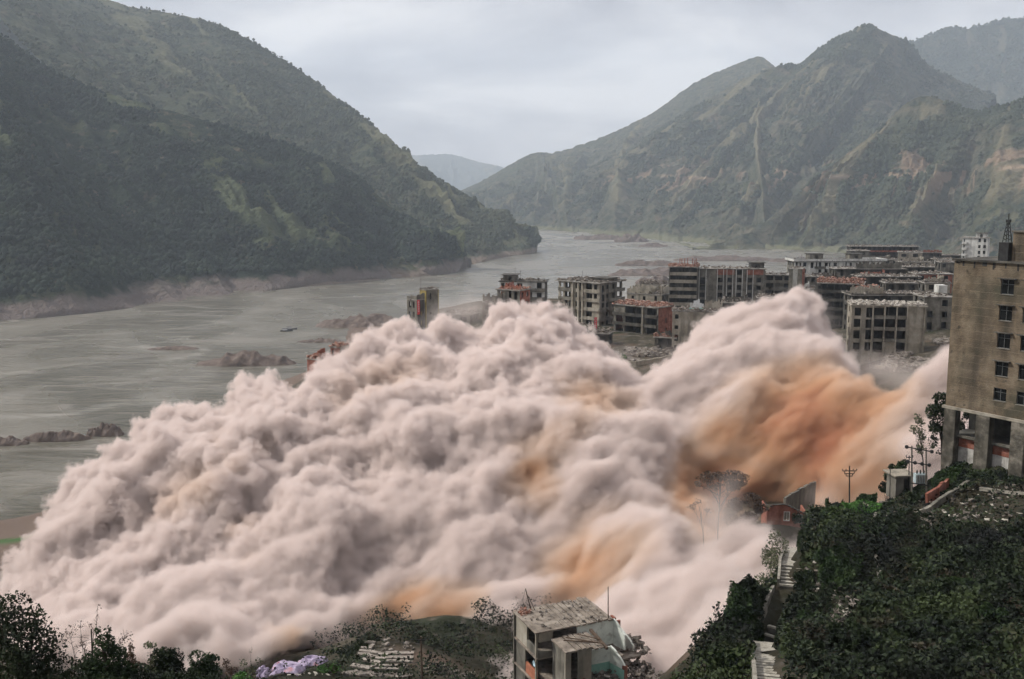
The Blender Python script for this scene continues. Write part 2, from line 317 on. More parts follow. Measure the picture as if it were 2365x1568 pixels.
for a in [(0, 1242, 270), (90, 1222, 275), (50, 1285, 240), (0, 1330, 212), (60, 1345, 205), (100, 1300, 225)]: cp(*a)
# shoreline and river bed
shore = [(-260, 292), (-190, 296), (-152, 300), (-138, 325), (-128, 400), (-118, 470), (-108, 560), (-100, 640), (-120, 745), (-90, 800), (-40, 760), (40, 640), (85, 600), (150, 760), (260, 930), (380, 1120), (520, 1400)]
for x_, y_ in shore: cw(x_, y_, .2)
for x_, y_ in [(-260, 340), (-190, 345), (-180, 420), (-170, 520), (-170, 640), (-180, 760), (-100, 860), (-20, 850), (70, 740), (120, 860), (220, 1040), (330, 1250), (-320, 300), (-320, 200), (-320, 500), (0, 1000), (450, 1500), (-300, 800), (200, 1400)]: cw(x_, y_, -9)
for x_, y_, z_ in [(0, 4, 97), (0, 20, 83), (-20, 20, 82), (25, 20, 86), (0, 45, 62), (-25, 50, 61), (-60, 50, 56), (30, 45, 67), (70, 50, 80), (110, 60, 86), (120, 110, 84), (110, 160, 64), (140, 220, 74), (180, 320, 66), (250, 420, 52), (330, 560, 38), (420, 800, 24), (520, 1100, 14), (700, 1400, 14), (700, 900, 40), (700, 500, 70), (500, 300, 95), (500, 0, 120), (250, 0, 115), (250, 150, 92), (-60, 90, 42), (-60, 140, 28), (-45, 105, 38), (-30, 120, 37), (-12, 130, 36), (-90, 200, 20),
                   (-40, 180, 32), (0, 180, 36), (0, 240, 40), (-60, 250, 28), (40, 200, 44), (80, 190, 47), (62, 165, 40), (72, 178, 43), (24, 88, 46), (20, 80, 50), (-200, 200, 14), (-200, 100, 34), (-200, 10, 60), (-320, 30, 40), (-320, 100, 22), (-100, 30, 72), (0, -40, 105), (-200, -40, 85), (250, 600, 30), (200, 640, 26), (130, 560, 34), (-60, 420, 40), (-60, 520, 36), (-70, 640, 18), (-50, 340, 46), (60, 150, 42), (80, 240, 56), (20, 125, 40), (30, 150, 38), (-10, 140, 38), (85, 150, 46), (17, 105, 41), (23, 108, 42), (31, 114, 43), (39, 137, 43), (50, 146, 42), (57, 141, 45), (-20, 152, 28), (0, 128, 38)]: cw(x_, y_, z_)
C_ = np.array(ctrl); Xc = C_[:, :2]/100
def _k(d): return np.sqrt(d*d+.0004)
A_ = np.zeros((len(C_)+3,)*2); n_ = len(C_); dd = np.linalg.norm(Xc[:, None]-Xc[None], axis=2)
A_[:n_, :n_] = _k(dd)-np.eye(n_)*.004; A_[:n_, n_] = A_[n_, :n_] = 1; A_[:n_, n_+1:] = Xc; A_[n_+1:, :n_] = Xc.T
W_ = np.linalg.solve(A_, np.concatenate([C_[:, 2], np.zeros(3)]))
def H0(X, Y):
    q = np.stack([np.ravel(X), np.ravel(Y)], 1)/100.; out = np.empty(len(q))
    for i in range(0, len(q), 20000):
        s = q[i:i+20000]; out[i:i+20000] = _k(np.linalg.norm(s[:, None]-Xc[None], axis=2)) @ W_[:n_]+W_[n_]+s @ W_[n_+1:]
    return out
def H(X, Y):
    X = np.ravel(np.asarray(X, float)); Y = np.ravel(np.asarray(Y, float)); z = H0(X, Y)
    P = np.stack([X, Y, X*0], 1)
    near = smoothstep(320, 120, Y)
    z = z+(fbm(P, 22, 4, 101)-.5)*2.6*(.5+.5*near)+(fbm(P, 4.5, 3, 103)-.5)*1.3*near+(ridge(P, 34, 4, 107)-.55)*1.4
    return z
def hz(x, y): return float(H([x], [y])[0])
def hit(px, py, d0=30., d1=900.):
    x, y, z = ray(px, py); D = np.linspace(d0, d1, 2600); g = H(x*D/y, D); r_ = CAMZ+z*D/y
    k = np.argmax(r_ < g)
    if not (r_ < g).any(): k = len(D)-1
    return Vector((x*D[k]/y, D[k], g[k]))
def grid(xs, ys, name, m, kind='structure', label=None, att=None):
    X, Y = np.meshgrid(xs, ys); Z = H(X, Y).reshape(X.shape); V = np.stack([X, Y, Z], -1).reshape(-1, 3)
    i = np.arange(X.size).reshape(X.shape); F = np.stack([i[:-1, :-1], i[:-1, 1:], i[1:, 1:], i[1:, :-1]], -1).reshape(-1, 4)
    o = npmesh(name, V, F, m, smooth=True, attr=att(V) if att else None); tag(o, label, None, None, kind); return o
gm = mat('slope_earth', [(.028, .030, .020), (.060, .052, .038), (.115, .098, .078)], .12, .95, 8, bump=.7, bscale=1.4, second=[((.030, .036, .022), .05, .5, .62), ((.15, .13, .115), .35, .58, .7), ((.13, .09, .07), .09, .55, .7)], spec=.1)
attr_mix(gm, 'shore', (.135, .10, .08), 1.0); attr_mix(gm, 'grass', (.045, .105, .030), 1.0); attr_mix(gm, 'bush', (.016, .016, .009), .8)  # the bush mask paints the tone of leaf shadows onto the soil
def gatt(V):
    n = fbm(V, 12, 3, 120)-.5
    shore_ = smoothstep(19, 9, V[:, 2]+n*8)
    g = smoothstep(2.2, 0, np.abs(V[:, 2]-6.5-(n*5)))*smoothstep(.45, .6, fbm(V, 9, 3, 123))*(V[:, 0] < -110)*(V[:, 1] < 330)
    leaf_shade = smoothstep(.38, .62, fbm(V, 16, 4, 127))*smoothstep(24, 40, V[:, 2])*smoothstep(210, 130, V[:, 1])
    return {'shore': shore_, 'grass': g, 'bush': leaf_shade}
xs = np.concatenate([np.arange(-320, -90, 2.5), np.arange(-90, 130, .9), np.arange(130, 260, 2.5), np.arange(260, 720, 8.)])
ys = np.concatenate([np.arange(-40, 20, 4), np.arange(20, 170, .9), np.arange(170, 450, 2.2), np.arange(450, 1500, 7.)])
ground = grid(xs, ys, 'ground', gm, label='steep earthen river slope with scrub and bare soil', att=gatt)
# ---------------------------------------------------------------- reefs
reefm = mat('reef_rock', [(.065, .050, .042), (.12, .092, .078), (.18, .145, .125)], .25, .9, 7, bump=1, bscale=1.2, spec=.2)
def reef(px0, px1, py, Hpx, label, sk=.0, seed=0, depth=.3, n=70, group='rock reefs in the river'):
    c = atz((px0+px1)/2, py); wd = (atz(px1, py)-atz(px0, py)).length; D = c.y; hh = Hpx*m_per_px(D); dp = max(wd*depth, 6)
    u, v = np.meshgrid(np.linspace(-1, 1, n), np.linspace(-1, 1, n//2)); 
    X = u*wd/2*1.1; Y = v*dp/2*1.2+sk*X
    P = np.stack([X.ravel(), Y.ravel(), X.ravel()*0+seed*50], 1)
    env = 1-np.abs(u)**2.2-np.abs(v)**2+(fbm(P, wd/6, 3, seed)-.5).reshape(u.shape)*1.1
    z = np.clip(env, -.4, 1.2)*hh*(.35+1.1*ridge(P, wd/7, 4, seed+3).reshape(u.shape)**1.5)+ (ridge(P, hh*1.6, 3, seed+9).reshape(u.shape)-.5)*hh*.35
    z = np.minimum(z, hh*1.4); edge = np.maximum(np.abs(u), np.abs(v)) > .97; z[edge] = -3
    i = np.arange(u.size).reshape(u.shape); F = np.stack([i[:-1, :-1], i[:-1, 1:], i[1:, 1:], i[1:, :-1]], -1).reshape(-1, 4)
    o = npmesh('rock_reef', np.stack([X, Y, z], -1).reshape(-1, 3), F, reefm); o.location = (c.x, c.y, 0); tag(o, label, 'rock reef', group); return o
reef(-40, 62, 1026, 16, 'low dark rock reef cut by the left edge of the photo', .1, 1, .25)
reef(60, 208, 1016, 20, 'long lumpy dark rock reef in the river left of the round boulder', .12, 2, .2)
reef(205, 282, 1004, 22, 'rounded dark boulder reef touching the tip of the dust cloud', .05, 3, .4)
reef(462, 684, 840, 22, 'large brown rock island with two humps in mid river', .05, 4, .3)
reef(345, 455, 806, 5, 'flat barely dry shoal beyond the brown rock island', .05, 14, .3)
reef(690, 786, 789, 7, 'thin flat brown reef just above the roof of the half buried building', .02, 5, .3)
reef(735, 960, 752, 20, 'brown rocky spit reaching from behind the small tower into the river', .05, 6, .4)
reef(1328, 1440, 552, 10, 'far dark rock point at the bend below the right mountain', .1, 7, .6)
reef(1420, 1500, 558, 14, 'far rock hump right of the rock point at the bend', .1, 8, .6)
reef(1475, 1540, 569, 6, 'small flat far reef below the bend near the right bank', .0, 9, .5)
reef(1424, 1570, 612, 9, 'grey hump backed reef upstream of the striped tower, farthest of the town reefs', .05, 10, .35)
reef(1405, 1600, 634, 12, 'broad grey reef left of the striped concrete tower', .05, 11, .4)
reef(1470, 1560, 655, 14, 'dark grey reef close behind the low rubble roof', .0, 12, .5)
reef(1560, 1800, 601, 9, 'long grey reef behind the roof of the striped concrete tower', .08, 13, .25)
reef(1780, 1890, 604, 8, 'grey reef behind the blank wall tower', .08, 15, .3)
# ---------------------------------------------------------------- boats
bm_ = mat('boat_paint', [(.03, .035, .04), (.08, .085, .09)], 1); bw = mat('boat_white', [(.5, .5, .5), (.7, .7, .7)], 1)
def boat(px, py, ln_, label):
    c = atz(px, py); e = empty('boat', (c.x, c.y, 0), R(12))
    m = MB(); s = ln_/2
    prof = [(-1, .7, 0), (-.6, 1, 0), (.3, 1, .0), (.8, .6, .2), (1.12, .05, .5)]
    rows = []
    for u, wdt, zz in prof: rows.append([(u*s, -wdt*s*.24, .35*s*.5+zz*s*.3), (u*s*.94, -wdt*s*.13, -.1), (u*s*.94, wdt*s*.13, -.1), (u*s, wdt*s*.24, .35*s*.5+zz*s*.3)])
    for a, b2 in zip(rows[:-1], rows[1:]):
        for k in range(3): m.poly([a[k], a[k+1], b2[k+1], b2[k]])
        m.poly([a[3], b2[3], b2[0], a[0]])
    m.poly(rows[0]); m.build('hull', bm_, e)
    m = MB(); m.box(-.6*s, .2*s, -.17*s, .17*s, .17*s, .42*s); m.build('cabin', bw, e)
    m = MB(); m.box(-.66*s, .26*s, -.2*s, .2*s, .422*s, .47*s); m.build('cabin_roof', bm_, e)
    tag(e, label, 'boat', 'boats on the river')
boat(661, 765, 9, 'small dark boat on the river, left one of the close pair'); boat(671, 761, 9, 'small dark boat with pale cabin, right one of the close pair'); boat(1221, 549, 22, 'tiny boat far away at the river bend')
# ---------------------------------------------------------------- gutted buildings
def rubm(name, cs): return mat(name, cs, 1.1, .95, 3, bump=.5)
M = dict(
 palerub=rubm('pale_rubble', [(.16, .145, .12), (.34, .31, .27), (.55, .52, .47)]),
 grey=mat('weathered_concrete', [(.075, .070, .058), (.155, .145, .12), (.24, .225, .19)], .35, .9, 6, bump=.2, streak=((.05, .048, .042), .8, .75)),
 dark=mat('dark_concrete', [(.032, .030, .026), (.068, .063, .054), (.125, .116, .098)], .4, .92, 6, bump=.2, streak=((.022, .022, .02), .8, .8)),  # darker concrete for walls, roofs and trim
 tan=mat('tan_render', [(.17, .152, .12), (.29, .262, .21), (.39, .36, .30)], .3, .9, 5, streak=((.09, .085, .07), .7, .7)),
 white=mat('white_wall_tile', [(.38, .38, .36), (.55, .55, .52), (.66, .66, .63)], .3, .8, 5, streak=((.16, .16, .15), .8, .7)),
 brick=mat('red_brick', [(.16, .058, .040), (.25, .095, .065), (.32, .15, .11)], .9, .95, 6, bump=.2, streak=((.08, .04, .03), .8, .5)),
 rub=rubm('grey_rubble', [(.07, .06, .05), (.15, .13, .11), (.30, .27, .24)]),
 redrub=rubm('brick_rubble', [(.12, .06, .045), (.28, .14, .10), (.42, .35, .30)]),
 inside=mat('shade_dark', [(.02, .02, .018), (.05, .048, .042), (.12, .115, .10)], .3, .95, 4),  # dark tone puts the shade of rooms and open base into colour
 slabm=mat('roof_screed', [(.13, .12, .105), (.24, .225, .20), (.36, .34, .31)], .4, .95, 6, bump=.3),
 teal=mat('teal_paint', [(.20, .38, .34), (.30, .50, .45)], 1), blue=mat('pale_paint', [(.5, .52, .52), (.62, .64, .64)], 1),
 red=mat('red_banner_cloth', [(.55, .02, .03), (.75, .03, .05)], 2), black=mat('black_iron', [(.012, .012, .012), (.03, .03, .03)], 2, .6),
 yellow=mat('yellow_stained_wall', [(.20, .16, .05), (.36, .28, .09)], .6, .9), wood=mat('old_timber', [(.06, .04, .028), (.12, .085, .06)], 3, .9), orange=mat('orange_cloth', [(.6, .25, .03), (.7, .32, .05)], 2))
def facade(m, org, ux, Wd, n, fh, bays, t=.3, z0=0., gl=0, wm_=0, miss=0.0, seed=0, glass=None):
    """wall with real openings; bays: list of (x0,x1,sill,head) as fractions of width / storey; ux: unit direction, inward normal = left turn of ux"""
    org = Vector(org); ux = Vector(ux).normalized(); nx = Vector((-ux.y, ux.x, 0)); up = Vector((0, 0, 1)); rr = random.Random(seed)
    def q(x0, x1, za, zb, d0=0., d1=0.): m.hexa([org+ux*x0+nx*0+up*za, org+ux*x1+up*za, org+ux*x1+nx*t+up*za, org+ux*x0+nx*t+up*za, org+ux*x0+up*zb, org+ux*x1+up*zb, org+ux*x1+nx*t+up*zb, org+ux*x0+nx*t+up*zb], wm_)
    for k in range(n):
        zb = z0+k*fh; x = 0
        bb = []
        for (a, b_, s, h) in bays:
            if miss < 0: bb.append((a, b_, s, h)); continue
            r_ = rr.random(); j_ = (b_-a)*.09
            if r_ < .05: continue
            if r_ > .90: s = 0
            elif r_ > .84: s = max(0, s*.4); h = min(1, h+.08)
            bb.append((a+rr.uniform(-j_, j_)*.5, b_+rr.uniform(-j_, j_)*.5, s, min(.97, max(.3, h+rr.uniform(-.05, .05)))))
        for (a, b_, s, h) in bb:
            a *= Wd; b_ *= Wd
            if a > x+1e-3: q(x, a, zb, zb+fh)
            if s > 0: q(a, b_, zb, zb+s*fh)
            if h < 1: q(a, b_, zb+h*fh, zb+fh)
            x = b_
        if x < Wd-1e-3: q(x, Wd, zb, zb+fh)
def even(k, wfrac=.5, s=.3, h=.82, x0=.0, x1=1.): 
    st = (x1-x0)/k; return [(x0+st*(i+.5-wfrac/2), x0+st*(i+.5+wfrac/2), s, h) for i in range(k)]
def rubble(m, x0, x1, y0, y1, z, n, smin=.15, smax=.8, h=.5, seed=0):
    rr = random.Random(seed)
    for i in range(n):
        s = smin+(smax-smin)*rr.random()**2.2; u = rr.random(); v = rr.random()
        q = Matrix.Rotation(rr.uniform(-.5, .5), 3, 'X') @ Matrix.Rotation(rr.uniform(-.5, .5), 3, 'Y') @ Matrix.Rotation(rr.uniform(0, 3.1), 3, 'Z')
        m.obox((x0+(x1-x0)*u, y0+(y1-y0)*v, z+rr.random()**2*h), (s*rr.uniform(.7, 1.6), s, s*rr.uniform(.25, .8)), q, 0)
def gutted(label, cat, px, py, D, rot, w_, d_, n, fh=3.1, wallm='grey', sidem=None, fb=None, sb=None, balc=None, sbalc=None, over=.4, rub=120, rubmat='rub', parapet=.0, extra=None, seed=1, name='gutted_building', group='gutted apartment blocks of the town', roofm='slabm', basefill=6, pil=None, miss=.0, rubh=.5, cols=0):
    """(px,py,D): the roof corner nearest the camera = local (w_,0). local x runs along the front, y goes back"""
    P = at(px, py, D); th = R(rot); Hh = n*fh
    ux = Vector((math.cos(th), -math.sin(th), 0)); o = P-ux*w_; o.z -= Hh
    e = empty(name, o, -th)
    fb = fb or even(max(2, round(w_/3.4))); sb = sb or even(max(1, round(d_/3.6)), .4); bk = even(max(2, round(w_/3.4)), .45)
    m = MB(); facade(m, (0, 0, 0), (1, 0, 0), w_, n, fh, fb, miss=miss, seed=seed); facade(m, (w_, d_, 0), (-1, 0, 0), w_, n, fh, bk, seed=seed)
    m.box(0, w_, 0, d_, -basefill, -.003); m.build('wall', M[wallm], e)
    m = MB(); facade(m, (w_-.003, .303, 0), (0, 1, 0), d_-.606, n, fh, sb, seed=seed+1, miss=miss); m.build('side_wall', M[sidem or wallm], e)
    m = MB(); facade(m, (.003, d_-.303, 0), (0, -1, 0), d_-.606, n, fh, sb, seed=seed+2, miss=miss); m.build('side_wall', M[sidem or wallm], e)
    m = MB()
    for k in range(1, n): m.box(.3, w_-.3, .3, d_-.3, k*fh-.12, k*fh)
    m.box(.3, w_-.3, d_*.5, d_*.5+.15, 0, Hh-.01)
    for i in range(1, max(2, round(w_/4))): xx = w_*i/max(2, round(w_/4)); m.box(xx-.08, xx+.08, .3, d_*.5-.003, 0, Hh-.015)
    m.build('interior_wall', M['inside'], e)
    m = MB(); m.box(-over, w_+over, -over, d_+over, Hh+.002, Hh+.28); m.build('roof_slab', M[roofm], e)
    if rub:
        m = MB(); rubble(m, -over+.2, w_+over-.2, -over+.2, d_+over-.2, Hh+.3, int(rub*1.5), h=rubh, seed=seed); m.build('rubble', M[rubmat], e)
    if parapet:
        m = MB(); a = over; zt = Hh+.28; t_ = .2
        m.box(-a, w_+a, -a, -a+t_, zt, zt+parapet); m.box(-a, w_+a, d_+a-t_, d_+a, zt, zt+parapet*.9); m.box(-a, -a+t_, -a+t_, d_+a-t_, zt, zt+parapet); m.box(w_+a-t_, w_+a, -a+t_, d_+a-t_, zt, zt+parapet*.95); m.build('parapet', M[wallm], e)
    if balc:      # (x0,x1,depth,height, list of floors or None, material)
        for (a, b_, dp, hh, fl, bmn) in balc:
            for k in (fl if fl is not None else range(1, n)):
                m = MB(); z = k*fh; m.box(a*w_, b_*w_, -dp, -.002, z-.16, z); m.box(a*w_, b_*w_, -dp, -dp+.12, z+.001, z+hh); m.box(a*w_, a*w_+.12, -dp+.12, -.002, z+.001, z+hh); m.box(b_*w_-.12, b_*w_, -dp+.12, -.002, z+.001, z+hh); m.build('balcony', M[bmn], e)
    if sbalc:
        for (a, b_, dp, hh, fl, bmn) in sbalc:
            for k in (fl if fl is not None else range(1, n)):
                m = MB(); z = k*fh; x0 = w_+.002; m.box(x0, w_+dp, a*d_, b_*d_, z-.16, z); m.box(w_+dp-.12, w_+dp, a*d_, b_*d_, z+.001, z+hh); m.box(x0, w_+dp-.12, a*d_, a*d_+.12, z+.001, z+hh); m.build('balcony', M[bmn], e)
    if pil:       # (positions, width, depth, material)
        for x_ in pil[0]:
            m = MB(); m.box(x_*w_-pil[1]/2, x_*w_+pil[1]/2, -pil[2], -.002, -basefill, Hh-.003); m.build('pilaster', M[pil[3]], e)
    if extra: extra(e, w_, d_, Hh, n, fh)
    tag(e, label, cat, group)
    return e
def hut(x0, x1, y0, y1, h, mt='grey', roof='dark', win=True):
    def f(e, w_, d_, Hh, n, fh):
        m = MB(); z = Hh+.283; xa, xb, ya, yb = x0*w_, x1*w_, y0*d_, y1*d_
        facade(m, (xa, ya, z), (1, 0, 0), xb-xa, 1, h, [(.4, .65, 0, .7)], t=.2); m.box(xa, xa+.2, ya+.203, yb, z, z+h-.004); m.box(xb-.2, xb, ya+.203, yb, z, z+h-.004); m.box(xa+.202, xb-.202, yb-.2, yb, z, z+h-.004)
        h_ = m.build('stair_hut', M[mt], e)
        m = MB(); m.box(xa-.6, xb+.6, ya-.6, yb+.6, z+h+.002, z+h+.2); m.build('hut_roof', M[roof], h_)
    return f
def multi(*fs):
    def f(*a):
        for g in fs: g(*a)
    return f
def antenna(x, y, h, r=.05):
    def f(e, w_, d_, Hh, n, fh):
        m = MB(); m.tube([(x*w_, y*d_, Hh+.28), (x*w_, y*d_, Hh+.28+h)], r, 5); m.bar((x*w_-.6, y*d_, Hh+h*.9), (x*w_+.6, y*d_, Hh+h*.9), r); m.build('antenna', M['black'], e)
    return f
def ruinwall(pts, mt='brick', t=.25):
    """jagged wall stumps on the roof: (x0,y0,x1,y1,h)"""
    def f(e, w_, d_, Hh, n, fh):
        for i, (x0, y0, x1, y1, h) in enumerate(pts):
            m = MB(); a = Vector((x0*w_, y0*d_, Hh+.28)); b_ = Vector((x1*w_, y1*d_, Hh+.28)); dr = b_-a; ln_ = dr.length; dr.normalize(); nn = Vector((-dr.y, dr.x, 0))*t
            s = max(3, int(ln_/.5)); rr = random.Random(i*7+int(ln_*10)); hs = [h*rr.uniform(.55, 1.05) for _ in range(s)]
            for k in range(s):
                p = a+dr*ln_*k/s; q = a+dr*ln_*(k+1)/s; zt = Vector((0, 0, hs[k])); m.hexa([p, q, q+nn, p+nn, p+zt, q+zt, q+nn+zt, p+nn+zt])
            m.build('broken_wall', M[mt], e)
    return f
def cols_(xs_, y, h, r=.16, mt='brick'):
    def f(e, w_, d_, Hh, n, fh):
        for x in xs_:
            m = MB(); m.box(x*w_-r, x*w_+r, y*d_-r, y*d_+r, Hh+.28, Hh+.28+h); m.build('column_stump', M[mt], e)
    return f
B = 'building'
# tall white-tiled block with corner balconies
gutted('tall gutted block with wrap around balcony bands, left of the brick ended block', B, 1385, 655, 318, 40, 16.5, 13.0, 7, 2.95, 'tan', 'grey', balc=[(.62, 1.0, .35, .9, [1, 2, 3, 4, 5, 6], 'tan'), (.0, .38, .3, .9, [4, 5, 6], 'grey')],
       fb=[(.05, .12, .3, .85), (.16, .30, .28, .88), (.42, .47, .3, .85), (.52, .57, .1, .9), (.68, .82, .3, .88), (.86, .94, .32, .85)], sb=[(.08, .2, .3, .8), (.28, .4, .3, .8), (.55, .66, .2, .85), (.78, .97, .1, .92)],
       sbalc=[(.3, 1.0, 1.1, .9, None, 'grey')], over=.9, rub=420, seed=3, pil=([.36, .50, .6], .7, .5, 'tan'), extra=multi(hut(.62, .98, .35, .8, 1.0), antenna(.3, .5, 3)))
def banner(px, py, D, wdt, ht, label, rz=0.):
    p = at(px, py, D); e = empty('banner', p, rz); m = MB()
    nseg = 16
    for k in range(nseg):
        z0, z1 = -ht*k/nseg, -ht*(k+1)/nseg; y0 = .06*math.sin(k*.9); y1 = .06*math.sin((k+1)*.9)
        m.hexa([(-wdt/2, y1, z1), (wdt/2, y1, z1), (wdt/2, y1+.03, z1), (-wdt/2, y1+.03, z1), (-wdt/2, y0, z0), (wdt/2, y0, z0), (wdt/2, y0+.03, z0), (-wdt/2, y0+.03, z0)])
    m.build('cloth', M['red'], e)
    m = MB(); k = 0; z = -.45
    rr = random.Random(int(px))
    while z > -ht+.5:
        s = wdt*.3
        for (x0, x1, za, zb) in ((-s, s, .0, .07), (-s, s, -.24, -.17), (-.05, .05, -.4, .1), (-s, -s+.08, -.4, -.1)):
            if rr.random() < .85: m.box(x0, x1, -.13, -.1, z+za, z+zb)
        z -= .66
    m.build('lettering', M['blue'], e); tag(e, label, 'banner', 'red banners on the ruins')
banner(1376, 733, 312, .85, 7.2, 'long red vertical banner with white characters on the tall tiled block')
banner(966.5, 693, 288, .75, 4.2, 'short red cloth hanging beside the small tower', .3)
# brick-ended block
gutted('five storey block with open rooms in front and a bare red brick end wall', B, 1520, 712, 300, 42, 16.5, 9.0, 5, 2.95, 'grey', 'brick', fb=[(.05, .22, .0, .9), (.27, .62, .0, .9), (.74, .98, .0, .9)], sb=[(.46, .56, .35, .85)], balc=[(.0, 1.0, .9, .8, [1, 2, 3, 4], 'dark')],
       over=.35, rub=500, rubmat='redrub', rubh=.9, seed=4, pil=([.70], .3, 1.15, 'tan'))
gutted('low ruined block with a rubble heaped roof left of the striped tower', B, 1530, 660, 372, 20, 9, 8, 3, 3.0, 'tan', 'dark', fb=even(2, .3), over=.5, rub=260, rubh=1.4, seed=5)
gutted('roofless tan house of broken walls in front of the striped tower', B, 1528, 682, 345, 30, 13, 7, 3, 3.0, 'tan', 'dark', fb=even(3, .25), over=.2, rub=240, rubh=.8, seed=6, extra=ruinwall([(0, 0, .7, 0, 2.6), (.7, 0, .7, 1, 2.2), (1, 0, 1, 1, 3.0), (0, 1, 1, 1, 2.6)], 'tan'))
# striped tower and its long wing
gutted('grey tower striped by pale parapet bands with brick column stumps on its roof', B, 1612, 618, 385, 12, 11.0, 10, 8, 2.95, 'dark', 'dark', fb=[(.03, .24, .0, .97), (.27, .48, .0, .97), (.51, .73, .0, .97), (.76, .97, .0, .97)], balc=[(.0, 1.0, .5, 1.15, [1, 2, 3, 4, 5, 6, 7], 'tan')],
       over=.55, rub=240, rubmat='redrub', rubh=.8, seed=7, pil=([.012, .988], .3, .62, 'grey'), extra=multi(cols_([.35, .42, .52, .62, .8, .92], .5, 3.0), ruinwall([(.88, .1, .88, .95, 2.2), (.9, .95, 1.0, .95, 1.5)], 'brick')))
gutted('long office wing with white pilasters and a brick red attic storey beside the striped tower', B, 1768, 622, 388, 4, 26, 10, 7, 2.95, 'grey', 'dark', fb=[(.03, .11, .25, .88), (.30, .37, .25, .88), (.44, .51, .25, .88), (.58, .65, .25, .88), (.74, .81, .25, .88), (.87, .94, .25, .88)],
       pil=([.02, .12, .29, .38, .43, .52, .57, .66, .73, .82], .22, .3, 'white'), over=.5, rub=90, seed=8,
       extra=multi(lambda e, w_, d_, Hh, n, fh: [(lambda m: (m.box(.28*w_, .54*w_, -.12, .1, Hh-2.2, Hh-.1), m.build('brick_attic', M['brick'], e)))(MB()), (lambda m: (m.box(.72*w_, .97*w_, -.12, .1, Hh-2.2, Hh-.1), m.build('brick_attic', M['brick'], e)))(MB())], hut(.80, 1.0, .3, .8, 2.0, 'dark')))
gutted('low banded grey block between the office wing and the blank wall tower', B, 1832, 636, 400, 8, 11, 9, 6, 2.95, 'grey', 'dark', fb=[(.04, .3, .0, .9), (.36, .62, .0, .9), (.68, .95, .0, .9)], balc=[(.0, 1.0, .6, 1., None, 'grey')], over=.5, rub=60, seed=9, extra=ruinwall([(.2, .2, .8, .2, 1.2)], 'white'))
gutted('blank grey stair tower scored by four pale vertical ribs', B, 1853, 622, 330, 25, 4.3, 6, 7, 3.0, 'grey', 'brick', fb=[(.88, .9, .4, .5)], sb=[(.3, .5, .3, .6)], over=.05, rub=14, seed=10, pil=([.35, .44, .53, .62], .16, .12, 'white'))
# white block
gutted('long white block with rows of black window holes and two roof huts', B, 2043, 604, 470, -3, 43, 11, 4, 3.0, 'white', 'grey', fb=[(.01, .035, .28, .88), (.055, .07, .1, .88), (.095, .13, .28, .88), (.175, .21, .28, .88), (.235, .25, .1, .88), (.265, .295, .28, .88), (.335, .37, .28, .88), (.38, .395, .1, .88), (.43, .47, .28, .88), (.51, .55, .28, .88), (.565, .58, .1, .88), (.61, .64, .28, .88), (.68, .69, .1, .88), (.72, .74, .28, .88), (.77, .81, .28, .88), (.85, .89, .28, .88), (.92, .935, .1, .88), (.96, .99, .28, .88)],
       balc=[(.22, .34, 1.1, .9, [1, 2, 3], 'dark'), (.56, .70, 1.1, .9, [1, 2, 3], 'dark'), (.0, .09, 1.1, .9, [1, 2, 3], 'dark')], over=.9, rub=180, parapet=1.1, roofm='dark', seed=11, extra=multi(hut(.18, .33, .2, .7, 3.2), hut(.63, .77, .2, .7, 3.2), antenna(.1, .3, 3)))
gutted('grey cottage like block at the foot of the green bank with two square windows', B, 2008, 580, 560, 10, 11, 9, 3, 3.0, 'grey', 'dark', fb=[(.1, .3, .3, .8), (.55, .8, .3, .8)], over=.6, rub=30, seed=12)
gutted('long low ruin with a colonnade under its roof farthest back in the town', B, 2122, 570, 575, 5, 38, 10, 3, 2.9, 'dark', 'dark', fb=even(13, .7, .1, .95), over=.8, rub=180, seed=13, balc=[(.0, 1., .8, .8, [2], 'brick')])
gutted('pale grey ruin with two square windows at the right end of the colonnade ruin', B, 2131, 584, 530, 18, 12, 10, 3, 3.0, 'tan', 'dark', fb=[(.12, .34, .25, .8), (.6, .82, .25, .8)], over=.3, rub=60, seed=14)
gutted('brown block behind the pale ruin with a collapsed corner', B, 2175, 584, 560, 12, 14, 9, 3, 3.0, 'dark', 'brick', over=.5, rub=120, seed=15, extra=ruinwall([(.3, 0, 1, 0, 1.6)], 'brick'))
gutted('small white walled ruin left of the far white tower block', B, 2205, 600, 520, 10, 10, 8, 3, 3.0, 'white', 'dark', over=.5, rub=60, seed=16)
# dark block with red rubble
gutted('dark six storey block with a bright heap of brick rubble on its roof', B, 1988, 657, 335, 22, 13.0, 9, 7, 2.95, 'dark', 'dark', fb=[(.02, .16, .05, .92), (.19, .36, .05, .92), (.39, .5, .05, .92), (.53, .74, .05, .92), (.77, .97, .05, .92)], balc=[(.0, 1.0, 1.0, .9, None, 'dark')], sbalc=[(0., 1., 1.0, .9, None, 'dark')], over=1.2, rub=560, rubmat='redrub', rubh=1.5, seed=17, extra=ruinwall([(0, .9, .8, .9, 3.0)], 'dark'))
